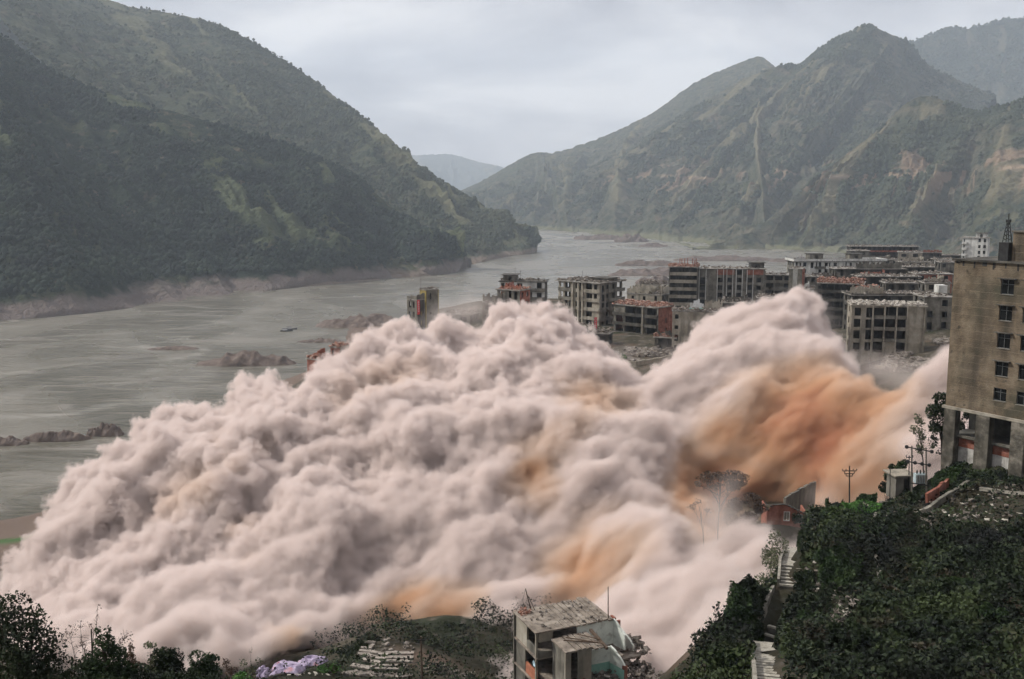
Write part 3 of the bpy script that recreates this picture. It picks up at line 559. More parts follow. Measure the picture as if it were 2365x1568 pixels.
# middle cluster
gutted('grey terrace block with a pale bare wall band behind the dark rubble roofed block', B, 2090, 622, 405, 2, 28, 9, 4, 3.0, 'dark', 'dark', fb=even(6, .4), over=.6, rub=110, seed=18, extra=ruinwall([(.3, .0, .95, .0, 2.9)], 'grey'))
gutted('terrace block with a long pale roof slab above dark openings', B, 2125, 640, 345, 4, 21, 8, 4, 3.0, 'dark', 'grey', fb=[(.03, .12, .1, .85), (.2, .42, .1, .85), (.5, .6, .1, .85), (.68, .8, .1, .85), (.86, .96, .1, .85)], over=.5, rub=160, seed=19, balc=[(.35, .75, 1.2, .9, [1, 2], 'grey')])
gutted('brown walled house with a red edge beside the big brick building', B, 2200, 634, 370, 6, 13, 9, 4, 3.0, 'brick', 'dark', fb=even(3, .35), over=.5, rub=70, seed=20)
gutted('wide blackened block with a bright broken ledge and small pale patches', B, 2192, 683, 292, 2, 28, 9, 5, 3.0, 'dark', 'dark', fb=[(.01, .06, .1, .85), (.1, .17, .25, .85), (.22, .28, .3, .85), (.34, .4, .3, .85), (.47, .52, .1, .9), (.56, .62, .3, .8), (.68, .73, .3, .8), (.8, .86, .3, .8), (.92, .98, .3, .8)], over=.6, rub=160, seed=21, parapet=.35,
       extra=multi(ruinwall([(.0, .3, .35, .3, 2.6), (.5, .0, .72, .0, .5), (.74, .0, .98, .0, .7)], 'tan'), lambda e, w_, d_, Hh, n, fh: (lambda m: (m.box(.9*w_, .99*w_, .1*d_, .5*d_, Hh+.7, Hh+3), m.build('white_hut', M['white'], e)))(MB())))
gutted('tall narrow brown block squeezed against the big brick building', B, 2203, 688, 262, 4, 7.5, 9, 6, 3.0, 'grey', 'dark', fb=[(.12, .3, .25, .8), (.62, .8, .25, .8)], over=.2, rub=30, seed=22)
# front right block
gutted('front block with pale rubble roof and a grid of open concrete rooms', B, 2140, 710, 236, 12, 17.0, 8, 4, 2.8, 'tan', 'tan', fb=[(.04, .13, .15, .85), (.20, .28, .1, .9), (.31, .44, .0, .93), (.46, .60, .0, .93), (.62, .74, .0, .93)], balc=[(.30, .75, .5, .7, [1, 2, 3], 'grey')],
       sb=[(.3, .6, .3, .85)], pil=([.29, .45, .61, .75, .985], .22, .62, 'tan'), over=.3, rub=700, rubmat='palerub', rubh=.4, seed=23, roofm='tan')
# far white tower
gutted('white apartment tower with small paired windows far right beyond the brick building', B, 2283, 550, 505, 30, 12, 9, 7, 3.0, 'white', 'white', fb=[(.03, .1, .3, .8), (.62, .72, .3, .85), (.82, .92, .3, .85)], balc=[(0, .2, 1.0, 1.0, None, 'white')], over=.4, rub=0, seed=24, extra=hut(.5, .9, .2, .8, 2.0, 'white', 'dark'))
gutted('squat grey block with a broken parapet between the far white tower and the town', B, 2240, 607, 430, 6, 12, 8, 3, 3.0, 'grey', 'dark', over=.5, rub=90, seed=25)
gutted('grey shed roofed ruin below the far green bank', B, 2235, 590, 600, 4, 22, 9, 2, 3.0, 'dark', 'dark', over=.8, rub=140, seed=26)
# ruins wrapped in dust on the left
gutted('white ruin half veiled in dust left of the tall tiled block', B, 1258, 652, 330, 8, 15, 9, 6, 2.95, 'white', 'grey', fb=[(.02, .1, .3, .85), (.38, .5, .3, .85), (.6, .72, .3, .85), (.82, .93, .3, .85)], over=.5, rub=60, seed=27, roofm='dark', extra=multi(hut(.05, .35, .2, .8, 1.8, 'grey'), antenna(.3, .5, 4.5), antenna(.42, .5, 3.5)), balc=[(.3, 1, 1.0, 1.0, [4, 5], 'grey')])
gutted('torn red brick ruin in front of the dust veiled white block', B, 1200, 672, 285, 30, 7.5, 6.5, 6, 2.9, 'grey', 'brick', fb=[(.1, .3, .1, .9), (.5, .64, .1, .9), (.75, .9, .1, .9)], over=.4, rub=120, rubmat='redrub', seed=28, extra=ruinwall([(.25, .3, .9, .3, 1.3), (.25, .3, .25, 1, 1.6)], 'brick'))
gutted('stepped grey wreck at the edge of the dust, left of the red ruin', B, 1165, 700, 275, 15, 6.5, 7, 4, 2.9, 'grey', 'dark', over=.1, rub=160, seed=29, extra=ruinwall([(.0, .1, .9, .1, 2.3), (.9, .1, .9, 1, 3.0)], 'grey'))
gutted('small square brown tower with a blank wall standing in the river view', B, 983, 671, 292, 52, 3.2, 4.6, 7, 2.8, 'yellow', 'grey', fb=[(.45, .6, .3, .7)], sb=[(.3, .42, .45, .7)], over=.12, rub=20, seed=30)
gutted('lower roofless wing left of the small brown tower', B, 963, 694, 289, 40, 4.2, 3.2, 5, 2.8, 'grey', 'dark', fb=[(.2, .4, .2, .8), (.6, .75, .2, .8)], over=.05, rub=30, seed=31, extra=multi(ruinwall([(0, 0, 1, 0, 1.2), (1, 0, 1, 1, 2.0)], 'grey'), antenna(.9, .6, 6.0, .04)))
gutted('brown ruin sinking into the dust cloud near the brown rock island', B, 742, 833, 226, 30, 4.3, 4.5, 5, 2.8, 'brick', 'grey', fb=[(.15, .35, .3, .8), (.55, .75, .3, .8)], sb=[(.2, .5, .2, .8)], over=.2, rub=120, rubmat='redrub', rubh=.8, seed=32, extra=multi(ruinwall([(0, .4, .6, .4, 1.0), (.4, .4, .4, 1, 1.9)], 'brick'), antenna(.0, .1, 1.8, .03)))
gutted('brown house stub poking out of the dust right of the sinking ruin', B, 783, 804, 232, 30, 2.6, 4, 6, 2.8, 'brick', 'grey', over=.3, rub=60, rubmat='redrub', seed=33)
# white hut with teal wall and tan house above the dust
gutted('tan house with teal and white wall stumps on its roof', B, 1672, 722, 272, 12, 14, 7, 4, 2.9, 'tan', 'dark', fb=[(.05, .12, .3, .7)], over=.2, rub=420, rubh=.5, seed=34, extra=multi(ruinwall([(.32, .3, .62, .3, .7)], 'teal'), ruinwall([(.40, .55, .60, .55, 2.8), (.34, .55, .40, .55, 1.8)], 'blue'), ruinwall([(.62, .55, .95, .55, 2.8), (.95, .55, .97, 1, 2.4)], 'tan')))

# smaller wrecks packed between the blocks
for i_, (px, py, D, rot, w_, d_, n, wm_, rb, lb) in enumerate([
 (1905, 640, 420, 6, 13, 8, 4, 'grey', 'rub', 'small grey wreck right of the blank wall tower'), (1880, 668, 372, 12, 8, 7, 3, 'white', 'rub', 'small white walled wreck below the long white block'),
 (2030, 668, 330, 8, 7, 7, 4, 'dark', 'redrub', 'narrow black wreck between the dark six storey block and the wide blackened block'), (2058, 640, 385, 14, 11, 8, 4, 'brick', 'redrub', 'dim brick walled wreck behind the pale roof slab block'),
 (2165, 618, 440, 8, 16, 9, 4, 'dark', 'rub', 'dark wreck with sagging roof left of the squat grey block'), (2195, 655, 330, 4, 8, 8, 3, 'tan', 'rub', 'cream wreck squeezed behind the narrow brown block'),
 (1815, 690, 330, 10, 9, 7, 3, 'grey', 'rub', 'low grey wreck left of the blank wall tower foot'), (1735, 702, 305, 20, 9, 7, 4, 'dark', 'rub', 'low dark wreck at the top of the dust below the office wing'),
 (1405, 772, 285, 20, 7, 5, 2, 'dark', 'rub', 'flattened grey wreck at the foot of the tall balcony block'), (1560, 782, 275, 25, 6, 5, 2, 'dark', 'redrub', 'flattened brown wreck at the foot of the brick ended block'),
 (2120, 655, 320, 6, 10, 7, 3, 'dark', 'rub', 'black roofed wreck above the wide blackened block'), (2075, 600, 520, 6, 18, 9, 4, 'grey', 'rub', 'grey wreck between the long white block and the colonnade ruin'),
 (1085, 728, 290, 20, 8, 7, 3, 'grey', 'rub', 'broken grey wreck left of the stepped wreck, veiled by dust'), (2150, 606, 470, 5, 14, 8, 3, 'tan', 'rub', 'tan wreck under the pale ruin')]):
    gutted(lb, B, px, py, D, rot, w_, d_, n, 2.95, wm_, 'dark', over=.4, rub=110, rubmat=rb, rubh=.9, seed=60+i_, extra=ruinwall([(.1, .2, .8, .2, 1.8), (.8, .2, .8, .9, 2.2)], wm_) if i_ % 2 else None)
# ---------------------------------------------------------------- foliage tools
def leafmat(name, cols, sc_=.5, second=None):
    m = mat(name, cols, sc_, .75, 4, spec=.25, second=second); t = m.node_tree; b = t.nodes['Principled BSDF']
    b.inputs['Subsurface Weight'].default_value = 0
    return m
LM = dict(dark=leafmat('dark_leaves', [(.004, .008, .003), (.011, .021, .006), (.034, .052, .017)]), mid=leafmat('mid_green_leaves', [(.008, .018, .006), (.022, .044, .012), (.058, .088, .030)]),
          bright=leafmat('bright_green_leaves', [(.030, .075, .015), (.06, .15, .03), (.10, .21, .05)]), pale=leafmat('dusty_leaves', [(.05, .065, .035), (.10, .115, .06), (.17, .175, .11)]),
          rust=leafmat('reddish_leaves', [(.05, .032, .022), (.10, .065, .045), (.15, .11, .075)]), under=leafmat('undergrowth_leaves', [(.002, .004, .002), (.006, .012, .005), (.018, .031, .011), (.050, .062, .030)], .9, [((.040, .058, .020), .16, .54, .62), ((.050, .040, .024), .22, .58, .66), ((.0015, .003, .0015), .11, .52, .62)]))
BK = mat('bark', [(.025, .018, .013), (.06, .045, .034)], 3, .95)
def leafquads(C, size, seed=0, flat=.0):
    g = np.random.default_rng(seed); n = len(C); a = g.normal(size=(n, 3)); a[:, 2] *= (1-flat*.6); a /= np.linalg.norm(a, axis=1)[:, None]
    b_ = g.normal(size=(n, 3)); b_ -= (b_*a).sum(1)[:, None]*a; b_ /= np.linalg.norm(b_, axis=1)[:, None]
    s = (np.asarray(size)*g.uniform(.5, 1.4, n))[:, None]
    V = np.stack([C+a*s, C+b_*s*.55, C-a*s*.9, C-b_*s*.55], 1).reshape(-1, 3); return V, np.arange(n*4).reshape(n, 4)
def tree(label, base, clumps, n, leaf, m='dark', trunk=.18, name='tree', group=None, cat='tree', bare=0, seed=0, limbs=True, lean=(0, 0), grp_trunks=1):
    """clumps: (x,y,z,rx,rz) in world coordinates; trunk grows from base to the clumps"""
    g = np.random.default_rng(seed); rr = random.Random(seed); base = Vector(base); e = empty(name, base)
    cl = np.array(clumps, float); wgt = cl[:, 3]**2*cl[:, 4]; wgt /= wgt.sum(); k = g.choice(len(cl), n, p=wgt)
    d = g.normal(size=(n, 3)); d /= np.linalg.norm(d, axis=1)[:, None]; rad = g.random(n)**.42; C = cl[k, :3]+d*rad[:, None]*np.stack([cl[k, 3], cl[k, 3], cl[k, 4]], 1)
    keep = fbm(C, leaf*5, 2, seed+3) > .40; C = C[keep]
    V, F = leafquads(C-np.array(base), leaf, seed); npmesh('crown', V, F, LM[m], e)
    mb = MB(); top = Vector(cl[:, :3].mean(0))-base; mid = Vector((top.x*.35, top.y*.35, top.z*.5)); mb.tube([(0, 0, -.4), tuple(mid), tuple(top)], [trunk, trunk*.75, trunk*.35], 6)
    if limbs:
        for c in cl:
            t_ = Vector(c[:3])-base; s0 = mid.lerp(top, rr.uniform(0, .7)); mm_ = s0.lerp(t_, .5)+Vector((rr.uniform(-.2, .2), rr.uniform(-.2, .2), .1)); mb.tube([s0, mm_, t_], [trunk*.4, trunk*.25, trunk*.08], 4)
            for _ in range(bare):
                v = Vector((rr.gauss(0, 1), rr.gauss(0, 1), rr.gauss(.3, .8))).normalized(); s1 = s0.lerp(t_, rr.uniform(.4, 1)); e1 = s1+v*c[3]*rr.uniform(.6, 1.3); mb.tube([s1, s1.lerp(e1, .5)+Vector((0, 0, .05)), e1], [trunk*.16, trunk*.1, trunk*.03], 3)
    mb.build('trunk', BK, e); tag(e, label, cat, group); return e
def cl(px, py, D, rpx, rzpx=None): p = at(px, py, D); k = m_per_px(D); return (p.x, p.y, p.z, rpx*k, (rzpx or rpx)*k)
def ground_under(px, D): p = at(px, 1300, D); return (p.x, p.y, hz(p.x, p.y))
# ---------------------------------------------------------------- trees in the lower left corner
tree('big black green tree filling the lower left corner of the photo', ground_under(10, 42), [cl(30, 1400, 42, 42, 40), cl(0, 1440, 42, 70), cl(75, 1445, 42, 45), cl(110, 1490, 42, 45), cl(40, 1510, 41, 80), cl(120, 1550, 42, 55), cl(175, 1545, 43, 30), cl(60, 1580, 41, 90), cl(-60, 1480, 42, 90), cl(85, 1415, 42, 24, 26)], 15000, .085, 'dark', .22, bare=4, seed=1)
tree('leafy tree with twin pointed tips between the corner tree and the reddish sapling', ground_under(240, 50), [cl(226, 1455, 50, 9, 20), cl(250, 1462, 50, 9, 22), cl(240, 1490, 50, 30, 26), cl(262, 1512, 50, 34, 26), cl(215, 1530, 50, 36, 28), cl(255, 1560, 50, 60, 36)], 7500, .085, 'mid', .16, bare=3, seed=2)
tree('thin reddish sapling right of the twin tipped tree', ground_under(305, 55), [cl(303, 1494, 55, 8, 18), cl(300, 1520, 55, 15, 18), cl(310, 1545, 55, 20, 20)], 900, .08, 'rust', .06, bare=6, seed=3, group='saplings along the lower edge')
tree('rounded dark bushy tree in the middle of the lower left row', ground_under(385, 55), [cl(372, 1515, 55, 26, 22), cl(398, 1520, 55, 30, 24), cl(380, 1550, 55, 48, 30)], 5200, .09, 'dark', .12, bare=3, seed=4)
tree('rounded bushy tree with pale lit leaves at the right end of the lower left row', ground_under(470, 56), [cl(455, 1520, 56, 22, 20), cl(482, 1532, 56, 28, 26), cl(470, 1560, 56, 44, 30)], 5200, .09, 'mid', .12, bare=3, seed=5)
tree('spindly sapling with sparse leaves left of the rounded bushy tree', ground_under(345, 54), [cl(345, 1490, 54, 16, 8), cl(350, 1520, 54, 12, 16), cl(345, 1550, 54, 18, 16)], 420, .09, 'pale', .06, bare=7, seed=6, group='saplings along the lower edge')
tree('nearly bare tree with arching twigs above the twin tipped tree', ground_under(190, 52), [cl(225, 1400, 52, 12, 22), cl(185, 1445, 52, 24, 10), cl(160, 1460, 52, 16, 16), cl(215, 1450, 52, 18, 12), cl(290, 1470, 52, 22, 14), cl(190, 1490, 52, 18, 20)], 260, .06, 'rust', .10, bare=26, seed=7)
tree('low dark bush at the bottom edge below the reddish sapling', ground_under(310, 50), [cl(300, 1562, 50, 60, 22), cl(200, 1560, 50, 60, 26), cl(410, 1568, 50, 60, 22), cl(250, 1580, 49, 80, 26), cl(480, 1578, 52, 50, 16)], 9000, .09, 'dark', .1, name='bush', cat='bush', seed=8)
tree('yellowish sapling with tiny leaf tufts left of the lilac tarpaulins', ground_under(578, 74), [cl(578, 1500, 74, 5, 14), cl(560, 1530, 74, 14, 10), cl(600, 1525, 74, 12, 10), cl(580, 1550, 74, 20, 12)], 240, .09, 'pale', .04, bare=6, seed=9, group='saplings along the lower edge')
tree('sapling with thin twigs right of the rounded bushy tree', ground_under(520, 62), [cl(522, 1530, 62, 10, 14), cl(535, 1550, 62, 16, 12)], 260, .08, 'rust', .04, bare=8, seed=10, group='saplings along the lower edge')
tree('bright green bush left of the lilac tarpaulins', ground_under(556, 92), [cl(556, 1566, 92, 22, 13), cl(572, 1572, 92, 16, 12)], 1500, .13, 'bright', .06, name='bush', cat='bush', seed=11)
tree('bright green bush right of the lilac tarpaulins', ground_under(750, 108), [cl(752, 1550, 108, 26, 15), cl(775, 1545, 108, 16, 14), cl(730, 1566, 108, 20, 10)], 2600, .15, 'bright', .06, name='bush', cat='bush', seed=12)
tree('dark bush at the edge of the dust above the bright green bush', ground_under(800, 122), [cl(800, 1510, 122, 26, 14), cl(835, 1495, 124, 20, 14), cl(862, 1478, 126, 20, 12)], 2200, .16, 'dark', .06, name='bush', cat='bush', seed=13)
tree('scrubby dark bush on top of the mound above the stacked slabs', ground_under(935, 136), [cl(905, 1462, 136, 18, 10), cl(940, 1462, 136, 16, 10), cl(965, 1478, 134, 12, 10)], 1500, .16, 'under', .06, name='bush', cat='bush', seed=14)
tree('small green bush on the mound right of the slab pile', ground_under(915, 130), [cl(905, 1498, 130, 16, 9), cl(880, 1490, 130, 10, 7)], 900, .14, 'mid', .05, name='bush', cat='bush', seed=15)
# ---------------------------------------------------------------- undergrowth on the hillside
def proj(P):
    P = np.asarray(P); k = P[:, 1]*CP-(P[:, 2]-CAMZ)*SP; return 1182.5+FPX*P[:, 0]/k, 784-FPX*((P[:, 2]-CAMZ)*CP+P[:, 1]*SP)/k
g = np.random.default_rng(77)
n_u = 420000; ux_ = g.uniform(8, 74, n_u); uy_ = g.uniform(38, 128, n_u)
lef = np.stack([g.uniform(-30, 6, 50000), g.uniform(40, 150, 50000)], 1); ux_ = np.concatenate([ux_, lef[:, 0]]); uy_ = np.concatenate([uy_, lef[:, 1]])
uz_ = H(ux_, uy_); U = np.stack([ux_, uy_, uz_], 1); pu, pv_ = proj(U)
inview = (pu > -60) & (pu < 2420) & (pv_ > 1050) & (pv_ < 1680)
def zone(cx, cy_, rx, ry): return ((pu-cx)/rx)**2+((pv_-cy_)/ry)**2
bare_ = np.minimum.reduce([zone(1885, 1345, 75, 45), zone(1960, 1400, 45, 40), zone(2230, 1200, 130, 60), zone(2080, 1190, 40, 30), zone(2330, 1150, 90, 35), zone(1800, 1395, 30, 30), zone(1925, 1455, 30, 30)])
pth = np.array([(1780, 1600), (1775, 1568), (1768, 1520), (1762, 1490), (1774, 1455), (1786, 1432), (1800, 1385), (1822, 1355), (1826, 1300), (1832, 1262)], float)
dpath = np.min([np.linalg.norm(np.stack([pu, pv_], 1)-((1-s)*pth[i]+s*pth[i+1]), axis=1) for i in range(len(pth)-1) for s in (0, .33, .66)], axis=0)
cover = fbm(U, 9, 3, 401); clump = ridge(U, 5.5, 3, 405)
keep = inview & (dpath > np.where(pv_ > 1420, 30, 22)) & ((bare_ > 1+.5*(cover-.5)) | (g.random(len(U)) < .12)) & (cover > .12) & ((ux_ > 6) | (cover > .5))
lefte = (pu > 1120) & (pu < 1600+(1568-pv_)*.62) & (pv_ > 1380) & (ux_ > 6); keep &= ~lefte
far_ = (pu < 1100) & ((uy_ > 145) | (zone(900, 1535, 90, 40) < 1)); keep &= ~far_
U = U[keep]; hgt = np.clip((clump[keep]-.50)*9, .04, 3.2)*(.35+.9*np.clip(cover[keep]-.3, 0, 1)*2)
pk_, qk_ = pu[keep], pv_[keep]; hgt = np.where((qk_ < 1235) & (pk_ > 1850), hgt*.35, hgt*1.2)
gr = g.random(len(U)); U[:, 2] += hgt*(gr**.55)
V_, F_ = leafquads(U, .10+.20*fbm(U, 3.0, 2, 409), 5, .3); tag(npmesh('undergrowth', V_, F_, LM['under']), 'dense dark creepers and scrub covering the steep hillside', None, None, 'stuff')
# brighter weeds
def weeds(label, px, py, rpx, rpy, n, m, hh, seed, size=.17):
    g = np.random.default_rng(seed); c = hit(px, py, 50, 160); k = m_per_px(c.y); a = g.uniform(0, 6.283, n); q = g.random(n)**.5
    X = c.x+np.cos(a)*q*rpx*k; Y = c.y+np.sin(a)*q*rpy*k*2.6; Z = H(X, Y); P = np.stack([X, Y, Z], 1); P[:, 2] += hh*(ridge(P, 2.0, 2, seed)**1.5)*g.random(n)**.5*1.3
    V_, F_ = leafquads(P-np.array(c), size, seed, .3); e = npmesh('bush', V_, F_, LM[m]); e.location = c; tag(e, label, 'bush', 'bushes on the hillside'); return e
weeds('bright green bush right below the black utility pole', 1985, 1195, 48, 18, 9000, 'bright', 1.0, 31)
weeds('bright green bush patch further down the slope under the pole', 2005, 1235, 26, 14, 3500, 'bright', 1.2, 32)
weeds('dense mid green bush at the hill brow left of the utility pole', 1925, 1205, 45, 20, 9000, 'mid', 1.4, 33)
weeds('dark bush at the hill brow above the upper flight of steps', 1880, 1240, 36, 22, 6500, 'dark', 1.6, 34)
weeds('round bush on the skyline between the pole and the shed', 2000, 1172, 24, 6, 2500, 'mid', 1.3, 35)
weeds('wide dusty bush at the foot of the hillside left of the steps', 1705, 1500, 36, 26, 9000, 'mid', 2.6, 36)
weeds('bush at the cliff edge left of the middle steps', 1735, 1425, 30, 20, 5000, 'dark', 2.4, 37)
weeds('grey green bush at the bottom edge in front of the dust', 1675, 1560, 40, 14, 5000, 'mid', 1.8, 38)
weeds('low bush on the right of the lower steps', 1830, 1470, 38, 24, 6000, 'under', 1.6, 39)
weeds('leafy mound in the middle of the dark hillside', 1940, 1330, 50, 22, 6500, 'mid', 1.5, 40)
weeds('bush beside the crumbled wall under the twin poles', 2080, 1215, 36, 16, 5000, 'dark', 1.0, 41)
weeds('green bush at the foot of the pillared building', 2185, 1110, 32, 10, 5000, 'mid', .9, 42)
weeds('dull green bush patch in the lower right of the hillside', 2230, 1370, 70, 26, 6500, 'mid', 1.2, 43)
weeds('small green bush below the litter slope at the right edge', 2300, 1290, 45, 18, 3500, 'mid', 1.1, 44)
tree('tall willowy tree veiled in dust beside the upper flight of steps', tuple(hit(1800, 1290, 60, 140)), [cl(1790, 1240, 112, 16, 22), cl(1806, 1262, 111, 18, 24), cl(1778, 1285, 110, 24, 30), cl(1790, 1310, 108, 22, 30), cl(1765, 1345, 104, 26, 26), cl(1785, 1265, 111, 20, 26)], 3000, .13, 'pale', .1, bare=4, seed=51)
tree('spiky sapling sticking up left of the utility pole', tuple(hit(1916, 1200, 60, 140)), [cl(1912, 1160, 120, 7, 12), cl(1920, 1175, 120, 9, 12), cl(1905, 1185, 120, 10, 12), cl(1946, 1165, 120, 5, 12)], 900, .15, 'mid', .05, bare=4, seed=52)
tree('tall dark tree with gaps in its crown against the dust, touching the brick building', (at(2178, 1075, 124).x, 124, 64), [cl(2175, 925, 124, 24, 20), cl(2160, 950, 124, 22, 22), cl(2190, 950, 124, 18, 30), cl(2165, 985, 124, 20, 20), cl(2188, 1010, 124, 14, 30), cl(2155, 1020, 124, 12, 18), cl(2178, 1050, 124, 16, 16)], 5200, .17, 'dark', .2, bare=5, seed=53)
tree('thin pale leaved tree leaning out left of the tall dark tree', (at(2138, 1080, 122).x, 122, 63), [cl(2118, 965, 122, 8, 14), cl(2112, 992, 122, 12, 12), cl(2130, 1005, 122, 12, 20), cl(2125, 1035, 122, 10, 16), cl(2128, 975, 122, 9, 12)], 620, .16, 'pale', .09, bare=6, seed=54)
tree('dark tree growing behind the pillars of the brick building', (at(2232, 1000, 127).x, 127, 66), [cl(2232, 965, 127, 14, 16), cl(2215, 985, 127, 12, 18), cl(2238, 1000, 127, 10, 20)], 1600, .17, 'dark', .15, bare=3, seed=55)
tree('small dark tree left of the concrete shed', tuple(hit(2048, 1150, 60, 140)), [cl(2052, 1100, 121, 11, 14), cl(2042, 1125, 121, 13, 14), cl(2060, 1078, 121, 8, 8)], 1300, .16, 'dark', .1, bare=4, seed=56)
tree('bushy green tree behind the concrete shed roof', tuple(hit(2085, 1140, 60, 140)), [cl(2085, 1070, 123, 12, 14), cl(2075, 1080, 123, 10, 8)], 900, .15, 'mid', .08, bare=4, seed=57)
tree('spreading umbrella shaped tree standing in the ochre dust', (at(1657, 1215, 150).x, 150, 43), [cl(1625, 1105, 150, 20, 9), cl(1660, 1100, 150, 26, 10), cl(1695, 1096, 150, 26, 9), cl(1718, 1102, 150, 16, 7), cl(1612, 1118, 150, 10, 7), cl(1650, 1122, 150, 18, 10), cl(1690, 1122, 150, 24, 12), cl(1640, 1096, 150, 22, 6), cl(1700, 1112, 150, 28, 12)], 5200, .15, 'rust', .15, bare=14, seed=58)
tree('dark thicket half hidden in dust left of the red brick gable', (at(1725, 1215, 149).x, 149, 43), [cl(1700, 1165, 149, 22, 16), cl(1735, 1155, 149, 24, 18), cl(1755, 1175, 149, 18, 14), cl(1690, 1200, 149, 22, 14), cl(1730, 1195, 149, 22, 12)], 6500, .15, 'rust', .12, bare=12, seed=59)
tree('bare leaning tree at the left edge of the ochre dust', (at(1630, 1220, 151).x, 151, 43), [cl(1598, 1170, 151, 14, 8), cl(1612, 1160, 151, 12, 10), cl(1635, 1180, 151, 12, 8)], 260, .15, 'rust', .08, bare=12, seed=60)
tree('small green bush on the terrace below the town, in front of the dust gap', tuple(hit(1440, 838, 200, 300)), [cl(1440, 826, 262, 8, 7)], 500, .3, 'bright', .08, name='bush', cat='bush', seed=61)
rs = random.Random(19)
for i_, (px, py, D_, hh, m__, lb) in enumerate([(1850, 1360, 0, 46, 'dark', 'ragged dark shrub just right of the landing between the stairs'), (1900, 1300, 0, 40, 'mid', 'ragged green shrub above the rubble patch'), (1990, 1380, 0, 44, 'under', 'dark shrub below the crumbling pale wall edge on its left'), (2090, 1330, 0, 50, 'dark', 'tall black shrub right of the crumbling pale wall edge'), (2160, 1260, 0, 34, 'dark', 'dark shrub at the left end of the littered slope'),
    (2180, 1400, 0, 60, 'dark', 'large black shrub in the middle of the dark hillside'), (2290, 1440, 0, 60, 'mid', 'large green shrub in the lower right corner of the hillside'), (1950, 1500, 0, 64, 'dark', 'large dark shrub near the bottom edge right of the stairs'), (2080, 1510, 0, 60, 'under', 'broad dark shrub at the bottom of the hillside'), (2330, 1330, 0, 46, 'dark', 'black shrub against the right edge below the litter'), (1870, 1450, 0, 44, 'mid', 'leafy shrub leaning over the lower stairs'), (2220, 1520, 0, 60, 'dark', 'dark shrub at the bottom edge toward the right corner'),
    (1745, 1500, 0, 34, 'mid', 'leafy shrub left of the lower stairs'), (1705, 1470, 0, 30, 'dark', 'dark shrub on the cliff edge against the dust'), (1850, 1215, 0, 40, 'dark', 'dark tree like shrub on the brow above the upper flight'), (1890, 1185, 0, 40, 'mid', 'tall green shrub on the brow left of the spiky sapling')]):
    b0 = hit(px, py, 45, 150); k_ = m_per_px(b0.y); cs = [(b0.x+rs.uniform(-.5, .5)*hh*k_, b0.y+rs.uniform(-.4, .4)*hh*k_, b0.z+hh*k_*rs.uniform(.15, .75), hh*k_*rs.uniform(.22, .42), hh*k_*rs.uniform(.25, .45)) for _ in range(8)]
    tree(lb, tuple(b0), cs, 2300, .16, m__, .05, name='shrub', cat='shrub', group='shrubs on the hillside', bare=5, seed=700+i_)
# ---------------------------------------------------------------- steps on the hillside
stone = mat('worn_step_stone', [(.20, .185, .15), (.34, .32, .27), (.46, .43, .37)], 1.5, .9, bump=.3); stoned = mat('old_parapet_stone', [(.12, .11, .09), (.24, .225, .19), (.36, .34, .29)], 1.2, .95, bump=.3)
def flight(pix, label, width=1.75, wall=None):
    pts = [hit(*p, 50, 150) for p in pix]; L_ = [0]
    for a, b_ in zip(pts[:-1], pts[1:]): L_.append(L_[-1]+(Vector((b_.x-a.x, b_.y-a.y, 0))).length)
    e = empty('stairway', pts[0]); n = int(L_[-1]/.62); o0 = pts[0]; prev = None; side = []
    def P(s):
        i = max(k for k in range(len(L_)-1) if L_[k] <= s+1e-6); f = (s-L_[i])/max(L_[i+1]-L_[i], 1e-6); return pts[i].lerp(pts[i+1], f), (pts[i+1]-pts[i])
    for k in range(n):
        p, d = P(L_[-1]*k/n); d = Vector((d.x, d.y, 0)).normalized(); rt = Vector((d.y, -d.x, 0)); c = p-o0+Vector((0, 0, .22+random.uniform(-.02, .02))); M3 = Matrix((rt, d, Vector((0, 0, 1)))).transposed()
        m = MB(); m.obox(c, (width+random.uniform(-.1, .1), .34, .16), M3); m.build('step', stone, e); side.append(p-o0-rt*(width/2+.15))
        if k == 0: bs = MB()
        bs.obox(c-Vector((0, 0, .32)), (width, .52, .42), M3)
    bs.build('riser_shade', M['inside'], e)  # near-black base stands in for shaded risers between the treads
    if wall:
        m = MB()
        for a, b_ in zip(side[wall[0]:wall[1]], side[wall[0]+1:wall[1]]): m.bar(a+Vector((0, 0, .35)), b_+Vector((0, 0, .35)), .26, .95)
        m.build('parapet', stoned, e)
    tag(e, label, 'stairway', 'stone stairs on the hillside'); return e
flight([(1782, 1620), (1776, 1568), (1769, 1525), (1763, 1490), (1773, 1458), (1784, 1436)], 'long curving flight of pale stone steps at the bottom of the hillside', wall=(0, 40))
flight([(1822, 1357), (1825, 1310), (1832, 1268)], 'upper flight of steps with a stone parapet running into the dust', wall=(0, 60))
def stonewall(pix, label, h=.9, wd=.3, m_=stoned, name='stone_wall', lift=.3, d0=50, d1=150, cat='wall'):
    pts = [hit(*p, d0, d1) for p in pix]; o0 = pts[0]; e = MB()
    for a, b_ in zip(pts[:-1], pts[1:]):
        n = max(1, int((b_-a).length/1.1))
        for k in range(n):
            p, q = a.lerp(b_, k/n), a.lerp(b_, (k+1)/n); hh = h*random.uniform(.8, 1.12); p.z = hz(p.x, p.y)+lift; q.z = hz(q.x, q.y)+lift; e.bar(p-o0, q-o0, wd, hh)
    o = e.build(name, m_); o.location = o0; tag(o, label, cat, 'low walls on the hillside'); return o
stonewall([(1755, 1445), (1768, 1410), (1785, 1368)], 'stone parapet beside the dirt landing between the two flights of steps')
stonewall([(2026, 1190), (2016, 1212), (2013, 1245), (2022, 1280), (2030, 1330), (2037, 1380), (2045, 1432)], 'crumbling pale stone wall edge running straight down the dark hillside', .5, .35)
